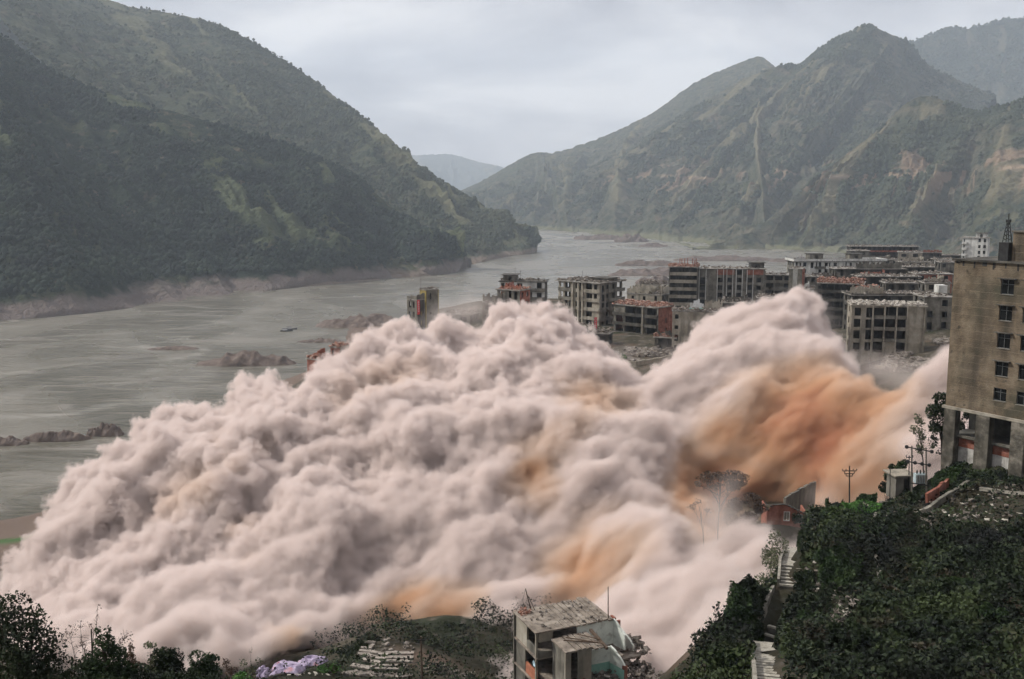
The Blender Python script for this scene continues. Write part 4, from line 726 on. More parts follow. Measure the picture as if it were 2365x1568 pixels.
stonewall([(2150, 1180), (2178, 1160), (2210, 1140), (2236, 1122)], 'broken retaining wall climbing toward the pillared building', .8, .35, M['grey'])
stonewall([(2110, 1200), (2135, 1190), (2150, 1182)], 'low stone wall at the foot of the twin poles', .9, .4)
stonewall([(2140, 1165), (2165, 1150), (2188, 1128)], 'dark red brick wall stump right of the twin poles', 2.0, .3, M['brick'])
stonewall([(2262, 1135), (2320, 1142), (2380, 1148)], 'long low kerb wall at the foot of the pillared building', .35, .3)
# ---------------------------------------------------------------- big brick building at the right edge
bigm = mat('stained_tan_brick', [(.11, .085, .057), (.195, .152, .103), (.275, .222, .158)], .55, .9, 8, bump=.25, bscale=5, second=[((.085, .08, .055), .18, .5, .66), ((.30, .24, .17), .4, .58, .75), ((.06, .05, .036), 1.3, .6, .72)], streak=((.05, .042, .032), .45, .85))
t = bigm.node_tree; b = t.nodes['Principled BSDF']; src = b.inputs['Base Color'].links[0].from_socket   # tile courses: thin pale joints
tcn = t.nodes.new('ShaderNodeTexCoord'); sx = t.nodes.new('ShaderNodeSeparateXYZ'); t.links.new(tcn.outputs['Object'], sx.inputs[0])
cmb = t.nodes.new('ShaderNodeCombineXYZ'); t.links.new(sx.outputs['X'], cmb.inputs['X']); t.links.new(sx.outputs['Z'], cmb.inputs['Y'])
bt = t.nodes.new('ShaderNodeTexBrick'); bt.inputs['Scale'].default_value = 1; bt.inputs['Brick Width'].default_value = 60; bt.inputs['Row Height'].default_value = .95; bt.inputs['Mortar Size'].default_value = .028; bt.offset = .5
bt.inputs['Color1'].default_value = (0, 0, 0, 1); bt.inputs['Color2'].default_value = (.12, .12, .12, 1); bt.inputs['Mortar'].default_value = (.38, .38, .38, 1); t.links.new(cmb.outputs[0], bt.inputs['Vector'])
xx = t.nodes.new('ShaderNodeMix'); xx.data_type = 'RGBA'; t.links.new(bt.outputs['Color'], xx.inputs['Factor']); t.links.new(src, xx.inputs['A']); xx.inputs['B'].default_value = (.34, .27, .19, 1); t.links.new(xx.outputs['Result'], b.inputs['Base Color'])
bt2 = t.nodes.new('ShaderNodeTexBrick'); bt2.inputs['Scale'].default_value = 1; bt2.inputs['Brick Width'].default_value = .26; bt2.inputs['Row Height'].default_value = .09; bt2.inputs['Mortar Size'].default_value = .02
t.links.new(cmb.outputs[0], bt2.inputs['Vector']); x2 = t.nodes.new('ShaderNodeMix'); x2.data_type = 'RGBA'; x2.blend_type = 'MULTIPLY'; x2.inputs['Factor'].default_value = .35; t.links.new(xx.outputs['Result'], x2.inputs['A']); t.links.new(bt2.outputs['Color'], x2.inputs['B']); t.links.new(x2.outputs['Result'], b.inputs['Base Color'])
glassm = mat('dark_window_glass', [(.003, .004, .004), (.008, .009, .010)], 1, .35, spec=.12); framem = mat('window_metal', [(.10, .11, .11), (.20, .21, .21)], 2, .5)
A = at(2205, 601, 120); th = math.atan2(120-111.9, at(2365, 970, 111.9).x-at(2192, 935, 120).x); BZ = at(2192, 935, 120).z; TZ = A.z; HB = TZ-BZ
pilm = mat('mottled_pillar_concrete', [(.035, .032, .026), (.09, .082, .066), (.22, .20, .165)], .6, .95, 7, bump=.3, streak=((.04, .038, .03), .9, .8))
bige = empty('building', (A.x, A.y, BZ), -th)
def s_at(px):            # distance along the facade that projects to px (mid height)
    best = min((abs(proj(np.array([[A.x+s*math.cos(th), A.y-s*math.sin(th), (BZ+TZ)/2]]))[0][0]-px), s) for s in np.arange(0, 20, .02)); return best[1]
def z_at(px, py):
    s = s_at(px); D = A.y-s*math.sin(th); return at(px, py, D).z-BZ
WD = 17.0; T = .35
w1a, w1b = s_at(2303), s_at(2333); w2a = s_at(2357); w2b = w2a+(w1b-w1a)
rows = [(z_at(2318, 705), z_at(2318, 650)), (z_at(2318, 770), z_at(2318, 712)), (z_at(2316, 834), z_at(2316, 777)), (z_at(2314, 878), z_at(2314, 840)), (z_at(2310, 927), z_at(2310, 896))]
rows = [(9999, 0)]
fh_ = 3.28; tops = [z_at(2318, y) for y in (645, 706, 770, 835, 897)]
m = MB(); z = HB
cur = HB
def wq(x0, x1, za, zb): m.box(x0, x1, 0, T, za, zb)
for tp in tops:
    wh = 1.75 if tp > 4 else 1.5; bt_ = tp-wh
    wq(0, WD, tp, cur)
    xs_ = 0
    for k in range(6):
        a = w1a+(w2a-w1a)*k; b2 = a+(w1b-w1a)
        if b2 > WD: break
        wq(xs_, a, bt_, tp-.002); xs_ = b2
    wq(xs_, WD, bt_, tp-.002); cur = bt_-.002
wq(0, WD, .0, cur)
m.box(0, .35, T+.002, 12, 0, HB); m.box(WD-.35, WD, T+.002, 12, 0, HB); m.box(.352, WD-.352, 11.65, 12, 0, HB)
for k in range(1, 6): m.box(.352, WD-.352, T+.003, 11.64, k*fh_-.15, k*fh_)
m.build('wall', bigm, bige)
m = MB(); m.box(-.2, WD+.2, -.25, 12.2, HB+.002, HB+.22); m.build('roof_slab', M['dark'], bige); m = MB(); m.box(-.25, WD+.25, -.35, 12.3, -.32, -.003); m.build('floor_slab', M['tan'], bige)
for ti, tp in enumerate(tops):
    for k in range(6):
        a = w1a+(w2a-w1a)*k; b2 = a+(w1b-w1a); wh = 1.75 if tp > 4 else 1.5
        if b2 > WD: break
        m = MB(); f = .05; zb = tp-wh
        m.box(a+.001, a+f, .16, .22, zb+.001, tp-.003); m.box(b2-f, b2-.001, .16, .22, zb+.001, tp-.003); m.box(a+f, b2-f, .16, .22, zb+.001, zb+f); m.box(a+f, b2-f, .16, .22, tp-f-.003, tp-.003)
        m.box((a+b2)/2-.02, (a+b2)/2+.02, .162, .218, zb+f, tp-f-.004); m.box(a+f, b2-f, .163, .217, zb+wh*.66, zb+wh*.66+.04)
        wdo = m.build('window', framem, bige)
        m = MB(); m.box(a+f, b2-f, .185, .195, zb+f+.001, tp-f-.005); m.build('pane', glassm, wdo)
        m = MB(); m.box(a-.06, b2+.06, -.08, -.001, zb-.07, zb-.002); m.build('sill', M['grey'], wdo)
        if tp > 4: m = MB(); m.box(a-.28, b2+.28, -.42, -.001, tp+.02, tp+.12); m.build('canopy', M['dark'], wdo)
# open base: pillars, dark undercroft, brick and white infill
GZ = -9.0
for px0, px1 in ((2196, 2222), (2270, 2302), (2353, 2385)):
    a = max(0, s_at(px0)-.0); m = MB(); b2 = max(s_at(px1), a+.9); m.box(a, b2, -.30, .75, GZ-2, -.325); m.build('pillar', pilm, bige)
m = MB(); m.box(.0, WD, 5.0, 5.3, GZ-2, -.33); m.box(.003, WD, .8, 4.99, -3.9, -3.6); m.build('undercroft_wall', M['inside'], bige)  # near-black back wall paints the shade of the undercroft
m = MB(); m.box(1.0, WD, .9, 1.15, -5.0, -3.905); m.build('brick_band', M['brick'], bige)
m = MB(); m.box(1.1, WD, .95, 1.2, -8.2, -5.003); m.build('infill_panel', mat('stained_whitewash', [(.20, .19, .17), (.42, .41, .38), (.56, .55, .52)], .7, .9, 6, streak=((.08, .075, .065), 1.4, .85)), bige)
m = MB(); m.box(1.0, WD, .7, 1.3, GZ-2, -8.203); m.build('plinth', M['dark'], bige)
m = MB(); m.box(.9, WD, .4, .8, -3.75, -3.45); m.build('floor_beam', M['grey'], bige)
# roof tower, tank housing and mast
sp_ = s_at(2309); m = MB(); m.box(sp_, WD, 1.2, 8, HB+.225, HB+3.55); pe = m.build('roof_house', bigm, bige); m = MB(); m.box(sp_-.15, WD, 1.05, 8.1, HB+3.552, HB+3.72); m.build('roof_house_slab', M['dark'], pe)
m = MB(); m.box(s_at(2285), s_at(2307), .6, 1.8, HB+.225, HB+2.35); m.build('tank_housing', M['black'], bige)
m = MB(); zt = HB+2.36; cx_ = (s_at(2290)+s_at(2302))/2; hm_ = 3.3
for sx_, sy_ in ((-.35, -.35), (.35, -.35), (.35, .35), (-.35, .35)): m.bar((cx_+sx_, 1.2+sy_, zt), (cx_+sx_*.3, 1.2+sy_*.3, zt+hm_*.7), .07)
for k in range(5): z = zt+.2+k*.45; s_ = .35*(1-.7*(z-zt)/(hm_*.7)); [m.bar((cx_+p[0]*s_, 1.2+p[1]*s_, z), (cx_+q[0]*s_, 1.2+q[1]*s_, z+.3), .045) for p, q in (((-1, -1), (1, -1)), ((1, -1), (1, 1)), ((1, 1), (-1, 1)), ((-1, 1), (-1, -1)))]
m.box(cx_-.22, cx_+.22, 1.0, 1.4, zt+hm_*.7, zt+hm_*.7+.3); m.bar((cx_, 1.2, zt+hm_*.7), (cx_, 1.2, zt+hm_), .08); m.build('lattice_mast', M['black'], bige)
m = MB(); ax_ = s_at(2357); m.bar((ax_, 2, HB+3.7), (ax_, 2, HB+5.9), .05); m.build('antenna', M['black'], bige)
m = MB(); rr = random.Random(3)
for k in range(34): xk = rr.uniform(0, WD-.3); wk = rr.uniform(.08, .3); m.box(xk, xk+wk, -.012, -.001, HB-rr.uniform(.15, .9), HB-.004)
m.build('tar_drips', M['black'], bige)
tag(bige, 'tall stained tan brick building on open concrete pillars at the right edge', 'building')
# ---------------------------------------------------------------- poles, shed and scraps on the hilltop
def pole(label, px, pyb, pyt, D, arms=(), r=.09, m_='black', lean=0, group='utility poles'):
    b_ = at(px, pyb, D); tp = at(px+lean, pyt, D); g0 = hz(b_.x, b_.y); b_.z = min(b_.z, g0)-.2; e = empty('utility_pole', b_); m = MB(); m.tube([(0, 0, 0), tuple(tp-b_)], [r*1.2, r*.8], 8); m.build('shaft', M[m_], e); hh = (tp-b_).z
    for dz, ln_, ins in arms:
        m = MB(); c = (tp-b_)+Vector((0, 0, -dz)); m.bar(c+Vector((-ln_/2, -.1, 0)), c+Vector((ln_/2, -.1, 0)), .09, .1); ca = m.build('crossarm', M['black'], e)
        for k in range(ins): m = MB(); xk = -ln_/2+ln_*k/(ins-1); p = c+Vector((xk, -.1, .05)); m.tube([p, p+Vector((0, 0, .12)), p+Vector((0, 0, .22))], [.03, .07, .03], 6); m.build('insulator', M['black'], ca)
    tag(e, label, 'pole', group); return e
pole('black utility pole with three crossarms on the hill brow against the dust', 1962, 1205, 1076, 119, ((.6, 1.75, 5), (.95, 1.2, 2), (1.25, .8, 2)), .09)
pA = pole('left one of the two linked pale concrete poles', 2106, 1165, 1030, 113, (), .11, 'grey'); pB = pole('right one of the two linked pale concrete poles', 2140, 1172, 1034, 113, (), .11, 'grey', lean=-1)
def beam(label, p, q, r=.06, balls=0, m_='black'):
    a, b_ = at(*p, 112.85), at(*q, 112.85); e = empty('crossbeam', a); m = MB(); m.bar((0, 0, 0), tuple(b_-a), r*2); m.build('bar', M[m_], e)
    for k in range(balls):
        c = (b_-a)*(k/max(1, balls-1)); m = MB(); m.tube([c+Vector((0, 0, -.22)), c+Vector((0, 0, -.1)), c+Vector((0, 0, .1)), c+Vector((0, 0, .22))], [.06, .22, .22, .06], 8); m.build('insulator', M[m_], e)
    tag(e, label, 'crossbeam', 'crossbeams between the twin poles')
beam('topmost beam with round insulators across the twin concrete poles', (2094, 1032), (2152, 1043), balls=3); beam('middle beam across the twin concrete poles', (2097, 1066), (2146, 1074), .05, 4); beam('lowest beam across the twin concrete poles', (2102, 1115), (2148, 1122))
pole('short dark pole behind the twin concrete poles', 2100, 1120, 1052, 117, ((.2, .8, 2),), .07); pole('short thin dark pole at the left of the shed', 2056, 1150, 1080, 116, (), .06)
tr = at(2125, 1103, 113.6); m = MB(); e = empty('transformer', tr); m.box(-.65, .65, -.4, .4, -.6, .5); m.build('tank', mat('pale_blue_metal', [(.28, .36, .38), (.48, .56, .58)], 2, .5), e); m = MB(); [m.tube([(x_, 0, .5), (x_, 0, .72), (x_, 0, .95)], [.09, .12, .04], 8) for x_ in (-.4, 0, .4)]; m.build('bushing', M['dark'], e); m = MB(); [m.box(-.6+.2*k, -.55+.2*k, -.5, -.402, -.5, .4) for k in range(7)]; m.build('cooling_fin', M['grey'], e); tag(e, 'pale blue transformer box between the twin concrete poles', 'transformer')
s0 = at(2068, 1140, 117); e = empty('shed', (s0.x, s0.y, min(s0.z, hz(s0.x, s0.y))), R(8)); 
m = MB(); facade(m, (0, 0, 0), (1, 0, 0), 2.1, 1, 3.0, [(.48, .8, 0, .8)], t=.15); m.box(0, .15, .152, 2.2, 0, 2.995); m.box(1.95, 2.1, .152, 2.2, 0, 2.995); m.box(.152, 1.948, 2.05, 2.2, 0, 2.99); m.build('wall', M['grey'], e); m = MB(); m.box(-.4, 2.5, -.5, 2.5, 3.0, 3.18); m.build('roof', M['tan'], e); m = MB(); m.box(-.3, 2.2, -.6, -.1, .3, .42); m.build('ledge', M['tan'], e); tag(e, 'little open concrete shed with a flat slab roof beside the twin poles', 'shed')
q0 = at(2042, 1170, 114.5); m = MB(); m.box(0, 1.7, 0, .2, -1.4, .25); m.box(1.5, 1.7, .202, 1.6, -1.4, .2); m.box(0, .2, .202, 1.6, -1.4, .2); m.box(.202, 1.498, 1.4, 1.6, -1.4, .2); o = m.build('water_trough', M['grey']); o.location = q0; tag(o, 'grey open water trough below the shed', 'trough')
q0 = hit(2014, 1178, 60, 140); m = MB(); m.obox((0, 0, .5), (2.0, 1.5, .16), Matrix.Rotation(.25, 3, 'Y')); o = m.build('concrete_slab', M['tan']); o.location = q0; tag(o, 'pale loose slab lying at the top of the crumbling wall edge', 'slab')
# gable house in the dust
gb = at(1771, 1208, 150); e = empty('gable_house', (gb.x, gb.y, gb.z-2.2), R(-6)); k = m_per_px(150)
Wg = 98*k; hl = (1208-1179)*k+2.2; h1 = (1208-1164)*k+2.2; h2 = (1208-1161)*k+2.2; hr = (1208-1187)*k+2.2
wa, wb, wc, wd_ = 39*k, 53*k, 69*k, 82*k; z1, z2 = 7*k+2.2, 30*k+2.2; z3, z4 = 3*k+2.2, 24*k+2.2
def topz(x):
    P_ = [(0, hl), (10*k, h1-.1), (10.01*k, h1), (41*k, h2), (Wg, hr)]
    for (a, za), (b2, zb) in zip(P_[:-1], P_[1:]):
        if x <= b2+1e-6: return za+(zb-za)*(x-a)/(b2-a)
    return hr
m = MB(); edges = sorted({0, 10*k, 10.01*k, wa, 41*k, wb, wc, wd_, Wg, 25*k, 60*k, 90*k})
for a, b2 in zip(edges[:-1], edges[1:]):
    mid_ = (a+b2)/2; op = None
    if wa < mid_ < wb: op = (z1, z2)
    if wc < mid_ < wd_: op = (z3, z4)
    def pr(za0, zb0, za1, zb1): m.hexa([(a, 0, za0), (b2, 0, zb0), (b2, .25, zb0), (a, .25, za0), (a, 0, za1), (b2, 0, zb1), (b2, .25, zb1), (a, .25, za1)])
    if op: pr(0, 0, op[0], op[0]); pr(op[1], op[1], topz(a+1e-5), topz(b2-1e-5))
    else: pr(0, 0, topz(a+1e-5), topz(b2-1e-5))
m.box(0, .25, .252, 6, 0, hl-.1); m.box(Wg-.25, Wg, .252, 6, 0, hr-.1); m.build('wall', M['brick'], e)
for a, b2, za, zb in ((wa, wb, z1, z2), (wc, wd_, z3, z4)):
    m = MB(); f = .07; m.box(a-.02, a+f, -.04, .1, za-.02, zb+.02); m.box(b2-f, b2+.02, -.04, .1, za-.02, zb+.02); m.box(a+f, b2-f, -.04, .1, za-.02, za+f); m.box(a+f, b2-f, -.04, .1, zb-f, zb+.02); m.box((a+b2)/2-.02, (a+b2)/2+.02, -.03, .09, za+f, zb-f); m.build('window_frame', M['white'], e)
m = MB(); rr = random.Random(8)
for s_ in range(14): x_ = Wg*(s_+.3)/14; m.obox((x_, .1, topz(x_)+.06), (.42, .4, .12), Matrix.Rotation(rr.uniform(-.2, .2), 3, 'Z'))
m.build('coping', M['dark'], e); tag(e, 'red brick gable wall with two window holes standing in the dust', 'house')
a = at(1812, 1150, 156); b2 = at(1882, 1112, 168); m = MB(); rr = random.Random(4); n = 16
for s_ in range(n): p = a.lerp(b2, s_/n); q = a.lerp(b2, (s_+1)/n); h_ = rr.uniform(.4, 1.3); m.bar(p-a-Vector((0, 0, h_/2+2)), q-a-Vector((0, 0, h_/2+2)), .4, h_+4+rr.uniform(0, .5))
o = m.build('broken_wall', M['grey']); o.location = a; tag(o, 'jagged pale top of a broken wall behind the red brick gable', 'wall')
# ---------------------------------------------------------------- half demolished house at the bottom centre
K = at(1228.3, 1461.3, 100); ZR = K.z; tha = math.atan2(.397, .918); he = empty('ruined_house', (K.x+.5, K.y, 0), tha)
plaster = mat('pale_green_plaster', [(.50, .54, .49), (.66, .70, .64), (.74, .77, .71)], .8, .9, 4, second=((.3, .29, .25), 1.2, .6, .75)); tealp = mat('teal_dado_paint', [(.20, .40, .33), (.30, .50, .42)], 1.2, .85)
concm = mat('grey_roof_concrete', [(.13, .108, .088), (.225, .19, .155), (.32, .28, .235)], .9, .95, 7, bump=.4, bscale=6, second=((.10, .085, .07), 1.5, .55, .7)); obr = mat('orange_brick', [(.28, .10, .055), (.42, .17, .10)], 2.5, .9, bump=.3)
m = MB(); m.box(-.15, 3.3, -.05, 6.2, ZR-.14, ZR); m.build('roof_slab', concm, he)
nst = 9; w_s = 6.0/nst
for i in range(nst):
    m = MB(); z_ = ZR-.02+random.uniform(-.03, .05); y1 = 6.3+random.uniform(-.3, .2); x0 = 3.34+i*w_s; m.box(x0, x0+w_s-.13, -.1+random.uniform(-.08, .1), y1, z_-.13, z_+.03); m.build('roof_plank', concm, he)
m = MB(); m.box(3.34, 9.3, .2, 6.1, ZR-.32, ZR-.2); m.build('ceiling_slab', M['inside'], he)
for zf in (51.1, 48.1, 45.1):
    m = MB(); m.box(0, 9.3, .0, 6.2, zf-.15, zf); m.build('floor_slab', concm, he)
def seg(x0, y0, x1, y1, za, zb, m_, name, t=.22, jag=0, seed=0):
    a, b_ = Vector((x0, y0, 0)), Vector((x1, y1, 0)); d = b_-a; ln_ = d.length; d.normalize(); nn = Vector((-d.y, d.x, 0))*t; n = max(1, int(ln_/.4)) if jag else 1; rr = random.Random(seed+int(x0*10)); m = MB()
    for k in range(n):
        p = a+d*ln_*k/n; q = a+d*ln_*(k+1)/n; u0 = zb-jag*(k/n)**1.4*(1+rr.uniform(-.15, .15)) if jag else zb; u1 = zb-jag*((k+1)/n)**1.4*(1+rr.uniform(-.1, .1)) if jag else zb
        m.hexa([p+Vector((0, 0, za)), q+Vector((0, 0, za)), q+nn+Vector((0, 0, za)), p+nn+Vector((0, 0, za)), p+Vector((0, 0, u0)), q+Vector((0, 0, u1)), q+nn+Vector((0, 0, u1)), p+nn+Vector((0, 0, u0))])
    return m.build(name, m_, he)
wl = M['tan']; GB = 40.0
seg(0, 6.2, 9.3, 6.2, GB, ZR-.33, M['grey'], 'wall', -.22)
seg(.22, 6.0, .22, 3.0, 51.1, ZR-.16, wl, 'wall'); seg(.22, 3.0, .22, .0, 51.1, 52.0, M['grey'], 'parapet')
seg(0.02, .2, .22, .2, 48.1, ZR-.15, wl, 'post', .22)
seg(.22, 6.0, .22, 3.4, 45.1, 50.9, M['grey'], 'wall'); seg(.24, 3.3, .24, .6, 48.1, 49.3, obr, 'balcony_panel'); seg(.24, 3.3, .24, .6, 45.1, 46.6, obr, 'balcony_panel'); seg(.0, .2, .22, .2, GB, 48.0, wl, 'post', .22); seg(.22, 6.0, .22, .2, GB, 45.0, M['grey'], 'wall')
seg(.3, .0, 1.9, .0, 52.9, ZR-.16, wl, 'lintel_wall'); seg(.22, -.0, 3.2, .0, 51.1, 51.9, M['grey'], 'wall', .2, .5)
# pale rooms on the right
seg(4.9, .05, 9.3, .05, 51.12, ZR-.2, plaster, 'room_wall'); seg(9.3, .1, 9.75, -1.7, 51.0, ZR-.1, plaster, 'room_wall', .2, 1.4, 3)
seg(9.45, 3.6, 11.9, 3.6, 49.3, 51.9, plaster, 'room_wall', .2, .9, 5); seg(11.9, 3.6, 12.3, .8, 48.6, 51.2, plaster, 'room_wall', .2, 1.2, 6); seg(9.3, 0.3, 9.3, 6, 45.1, 51, M['grey'], 'wall', -.22)
seg(9.45, 1.2, 9.45, 3.3, 51.1, 53.9, M['brick'], 'wall', .25, .7, 7); seg(9.9, .5, 9.9, 1.4, 51.1, 53.8, M['brick'], 'wall_stump'); seg(10.2, .9, 10.7, .9, 51.1, 53.2, M['brick'], 'wall_stump')
m = MB(); m.box(9.4, 12.5, -.4, 3.5, 49.1, 49.28); m.box(5.0, 9.28, -2.4, -.02, 50.7, 50.85); m.build('floor_slab', concm, he)
seg(4.3, -2.5, 7.5, -2.5, 50.55, 52.2, plaster, 'room_wall', .2); seg(4.3, -2.52, 7.5, -2.52, 49.5, 50.54, tealp, 'dado', .24); seg(7.5, -2.5, 8.1, -4.8, 50.4, 52.3, plaster, 'room_wall', .2, 1.5, 9); seg(7.48, -2.6, 8.06, -4.7, 49.2, 50.38, tealp, 'dado', .24)
seg(8.1, -4.9, 7.55, -2.35, 48.6, 50.9, M['brick'], 'wall', -.25, .8, 10)
# front wing with loose roof planks, a metre lower
m = MB(); m.box(1.5, 2.75, -3.9, -.35, ZR-.95, ZR-.8); m.build('roof_slab', concm, he)
for i in range(5):
    m = MB(); x0 = 2.85+i*.62; z_ = ZR-.82+random.uniform(-.03, .06); m.hexa([(x0, -3.9-(.4 if i > 2 else 0), z_-.1), (x0+.48, -3.9-(.4 if i > 2 else 0), z_-.1), (x0+.48, -.2, z_-.1), (x0, -.2, z_-.1), (x0, -3.9-(.4 if i > 2 else 0), z_+.04), (x0+.48, -3.9-(.4 if i > 2 else 0), z_+.04), (x0+.48, -.2, z_+.04), (x0, -.2, z_+.04)]); m.build('roof_plank', concm, he)
for a, b_, ww in (((2.4, -1.6, ZR-.6), (5.7, -3.9, ZR-.5), .12), ((2.9, -1.2, ZR-.55), (5.6, -4.2, ZR-.4), .1), ((5.9, -1.0, ZR-.3), (6.0, -4.6, ZR-.9), .28), ((4.3, -1.0, ZR-.5), (5.9, -3.2, ZR-.45), .09)): m = MB(); m.bar(a, b_, ww); m.build('timber_beam', M['wood'], he)
seg(1.55, -3.8, 2.2, -3.8, GB, ZR-.96, wl, 'wall'); seg(3.0, -3.8, 4.6, -3.8, 48.1, ZR-.96, wl, 'wall', .2); seg(3.0, -3.75, 5.2, -3.75, GB, 49.5, wl, 'wall', .2, .6, 12); seg(1.75, -.3, 1.75, -3.6, GB, ZR-.96, M['grey'], 'wall', .2); seg(3.6, -4.3, 4.2, -3.9, 47, 50.2, M['brick'], 'wall_stump', .3, .5, 13); seg(2.6, -4.6, 3.5, -4.5, 46, 49.6, M['grey'], 'wall_stump', .3, .8, 14)
m = MB(); m.box(-.05, 1.7, -2.6, -.02, 47.95, 48.1); m.box(-.05, 1.7, -2.6, -.02, 44.95, 45.1); m.build('balcony_slab', concm, he); m = MB(); rubble(m, .1, 1.6, -2.5, -.2, 48.15, 90, .08, .35, .5, 21); rubble(m, 4.5, 8, -6.5, -2.6, 48.6, 420, .08, .5, 1.2, 22); rubble(m, 6, 13, -5.5, .5, 47.8, 620, .08, .55, 1.3, 23); rubble(m, .3, 9, .2, 6, ZR+.02, 110, .06, .3, .12, 24); rubble(m, 9.3, 14.5, .5, 4.5, 48.7, 330, .1, .6, .9, 25); m.build('rubble', M['rub'], he)
m = MB(); rubble(m, .2, 1.6, 4.4, 5.9, ZR+.02, 60, .06, .3, .35, 26); m.build('brick_debris', M['redrub'], he)
m = MB(); m.tube([(1.9, 5.6, ZR), (.9, 4.9, ZR+2.9)], [.07, .05], 6); m.tube([(2.3, 5.5, ZR), (1.25, 5.0, ZR+2.0)], .04, 5); m.tube([(.9, 4.9, ZR+2.9), (.55, 4.8, ZR+1.7), (.7, 4.8, ZR+1.0)], .02, 4); m.build('leaning_post', M['wood'], he)
m = MB(); m.tube([(8.75, .2, ZR-.1), (8.7, .25, ZR+3.6)], [.06, .05], 6); m.build('iron_pole', M['wood'], he)
m = MB(); c = Vector((.1, .15, 50.6)); n = 14
for rr_, rq, dz_ in ((.0, .18, 0), (.18, .34, .06)):
    for k in range(n):
        a0, a1 = 2*math.pi*k/n, 2*math.pi*(k+1)/n; f = lambda r_, a, d: tuple(c+Vector((-.25-d*.8, r_*math.cos(a), r_*math.sin(a))))
        m.poly([f(rr_, a0, dz_*0), f(rr_, a1, dz_*0), f(rq, a1, dz_+.03), f(rq, a0, dz_+.03)])
dsh = m.build('satellite_dish', mat('pale_blue_dish', [(.35, .55, .66), (.6, .75, .82)], 3, .5), he); m = MB(); m.bar(tuple(c), tuple(c+Vector((-.6, 0, .1))), .04); m.build('feed_arm', M['dark'], dsh)
tag(he, 'half demolished house with plank roofs and pale green rooms at the bottom centre', 'house')
# ---------------------------------------------------------------- stacked slabs, tarpaulins, post, rubble at the bottom
slabc = mat('precast_concrete', [(.14, .12, .10), (.25, .22, .19), (.36, .32, .28)], 1.2, .9, bump=.3)
def slab(px, py, D, rot, ln_, wd_, dz, label, th_=.20, tilt=0):
    p = hit(px, py, 70, 170); m = MB(); M3 = Matrix.Rotation(rot, 3, 'Z') @ Matrix.Rotation(tilt, 3, 'Y'); m.obox((0, 0, 0), (ln_, wd_, th_), M3)
    for k in (-1, 1):
        for j in range(4): m.obox(M3 @ Vector((k*(ln_/2-.02), -wd_/2+wd_*(j+.5)/4, 0)), (.06, wd_*.12, th_*.5), M3)
    o = m.build('concrete_slab', slabc); g0 = hz(p.x, p.y); o.location = (p.x, p.y, g0+th_/2+.12+dz); tag(o, label, 'slab', 'precast slabs stacked below the dust')
sl_ = [(924, 1519, 124, .02, 3.5, .7, 0, 'longest pale slab lying on top of the right hand row'), (922, 1529, 123, .02, 3.5, .7, 0, 'long slab just under the topmost slab of the right hand row'), (922, 1537, 122, -.02, 3.3, .6, 0, 'third slab from the top of the right hand row'), (908, 1547, 121, .03, 3.6, .45, 0, 'thin slab low in the right hand row'), (893, 1554, 120, -.01, 2.8, .4, 0, 'lowest thin slab of the right hand row'),
       (876, 1518, 126, -.42, 2.4, .6, 0, 'uppermost of the three slanting slabs'), (868, 1527, 125, -.42, 2.5, .6, 0, 'middle one of the three slanting slabs'), (857, 1535, 124, -.38, 2.5, .6, 0, 'lowest of the three slanting slabs'), (834, 1548, 122, -.35, 2.6, .8, 0, 'big slab tilted left at the foot of the slanting slabs'), (852, 1548, 121.5, .5, 2.2, .4, 0, 'narrow slab leaning the other way across the slanting ones'),
       (855, 1490, 132, .0, 1.4, .6, 0, 'small topmost slab of the left hand stack'), (846, 1503, 130, .05, 1.4, .6, 0, 'second slab of the left hand stack'), (843, 1510, 129, -.05, 1.5, .6, 0, 'third slab of the left hand stack'), (841, 1517, 128, .05, 1.6, .6, 0, 'lowest slab of the left hand stack'), (858, 1498, 131, 1.2, 1.1, .5, 0, 'white broken slab stood on end beside the left hand stack'), (894, 1482, 133, .6, .9, .5, 0, 'white broken chunk alone on the mound'),
       (893, 1492, 132, 1.0, .8, .4, 0, 'small white chunk below the lone chunk on the mound'), (1004, 1546, 112, .35, 3.2, .22, 0, 'long thin beam lying right of the timber post'), (830, 1562, 118, .2, 2.2, .5, 0, 'pale slab half buried in rubble at the bottom edge'), (815, 1556, 117, .5, 1.2, .5, 0, 'small bright slab left of the rubble at the bottom edge')]
for a in sl_: slab(*a[:6], .06*(len(sl_)-sl_.index(a))/3, a[7])
pole('dark wooden post with a short crossarm left of the ruined house', 977, 1640, 1470, 103, ((.35, 1.0, 2),), .12, 'wood', lean=-5)
tarpm = mat('lilac_tarpaulin', [(.22, .18, .28), (.36, .30, .42), (.50, .43, .56)], 1.6, .6, 5, second=((.48, .25, .28), .9, .6, .7)); 
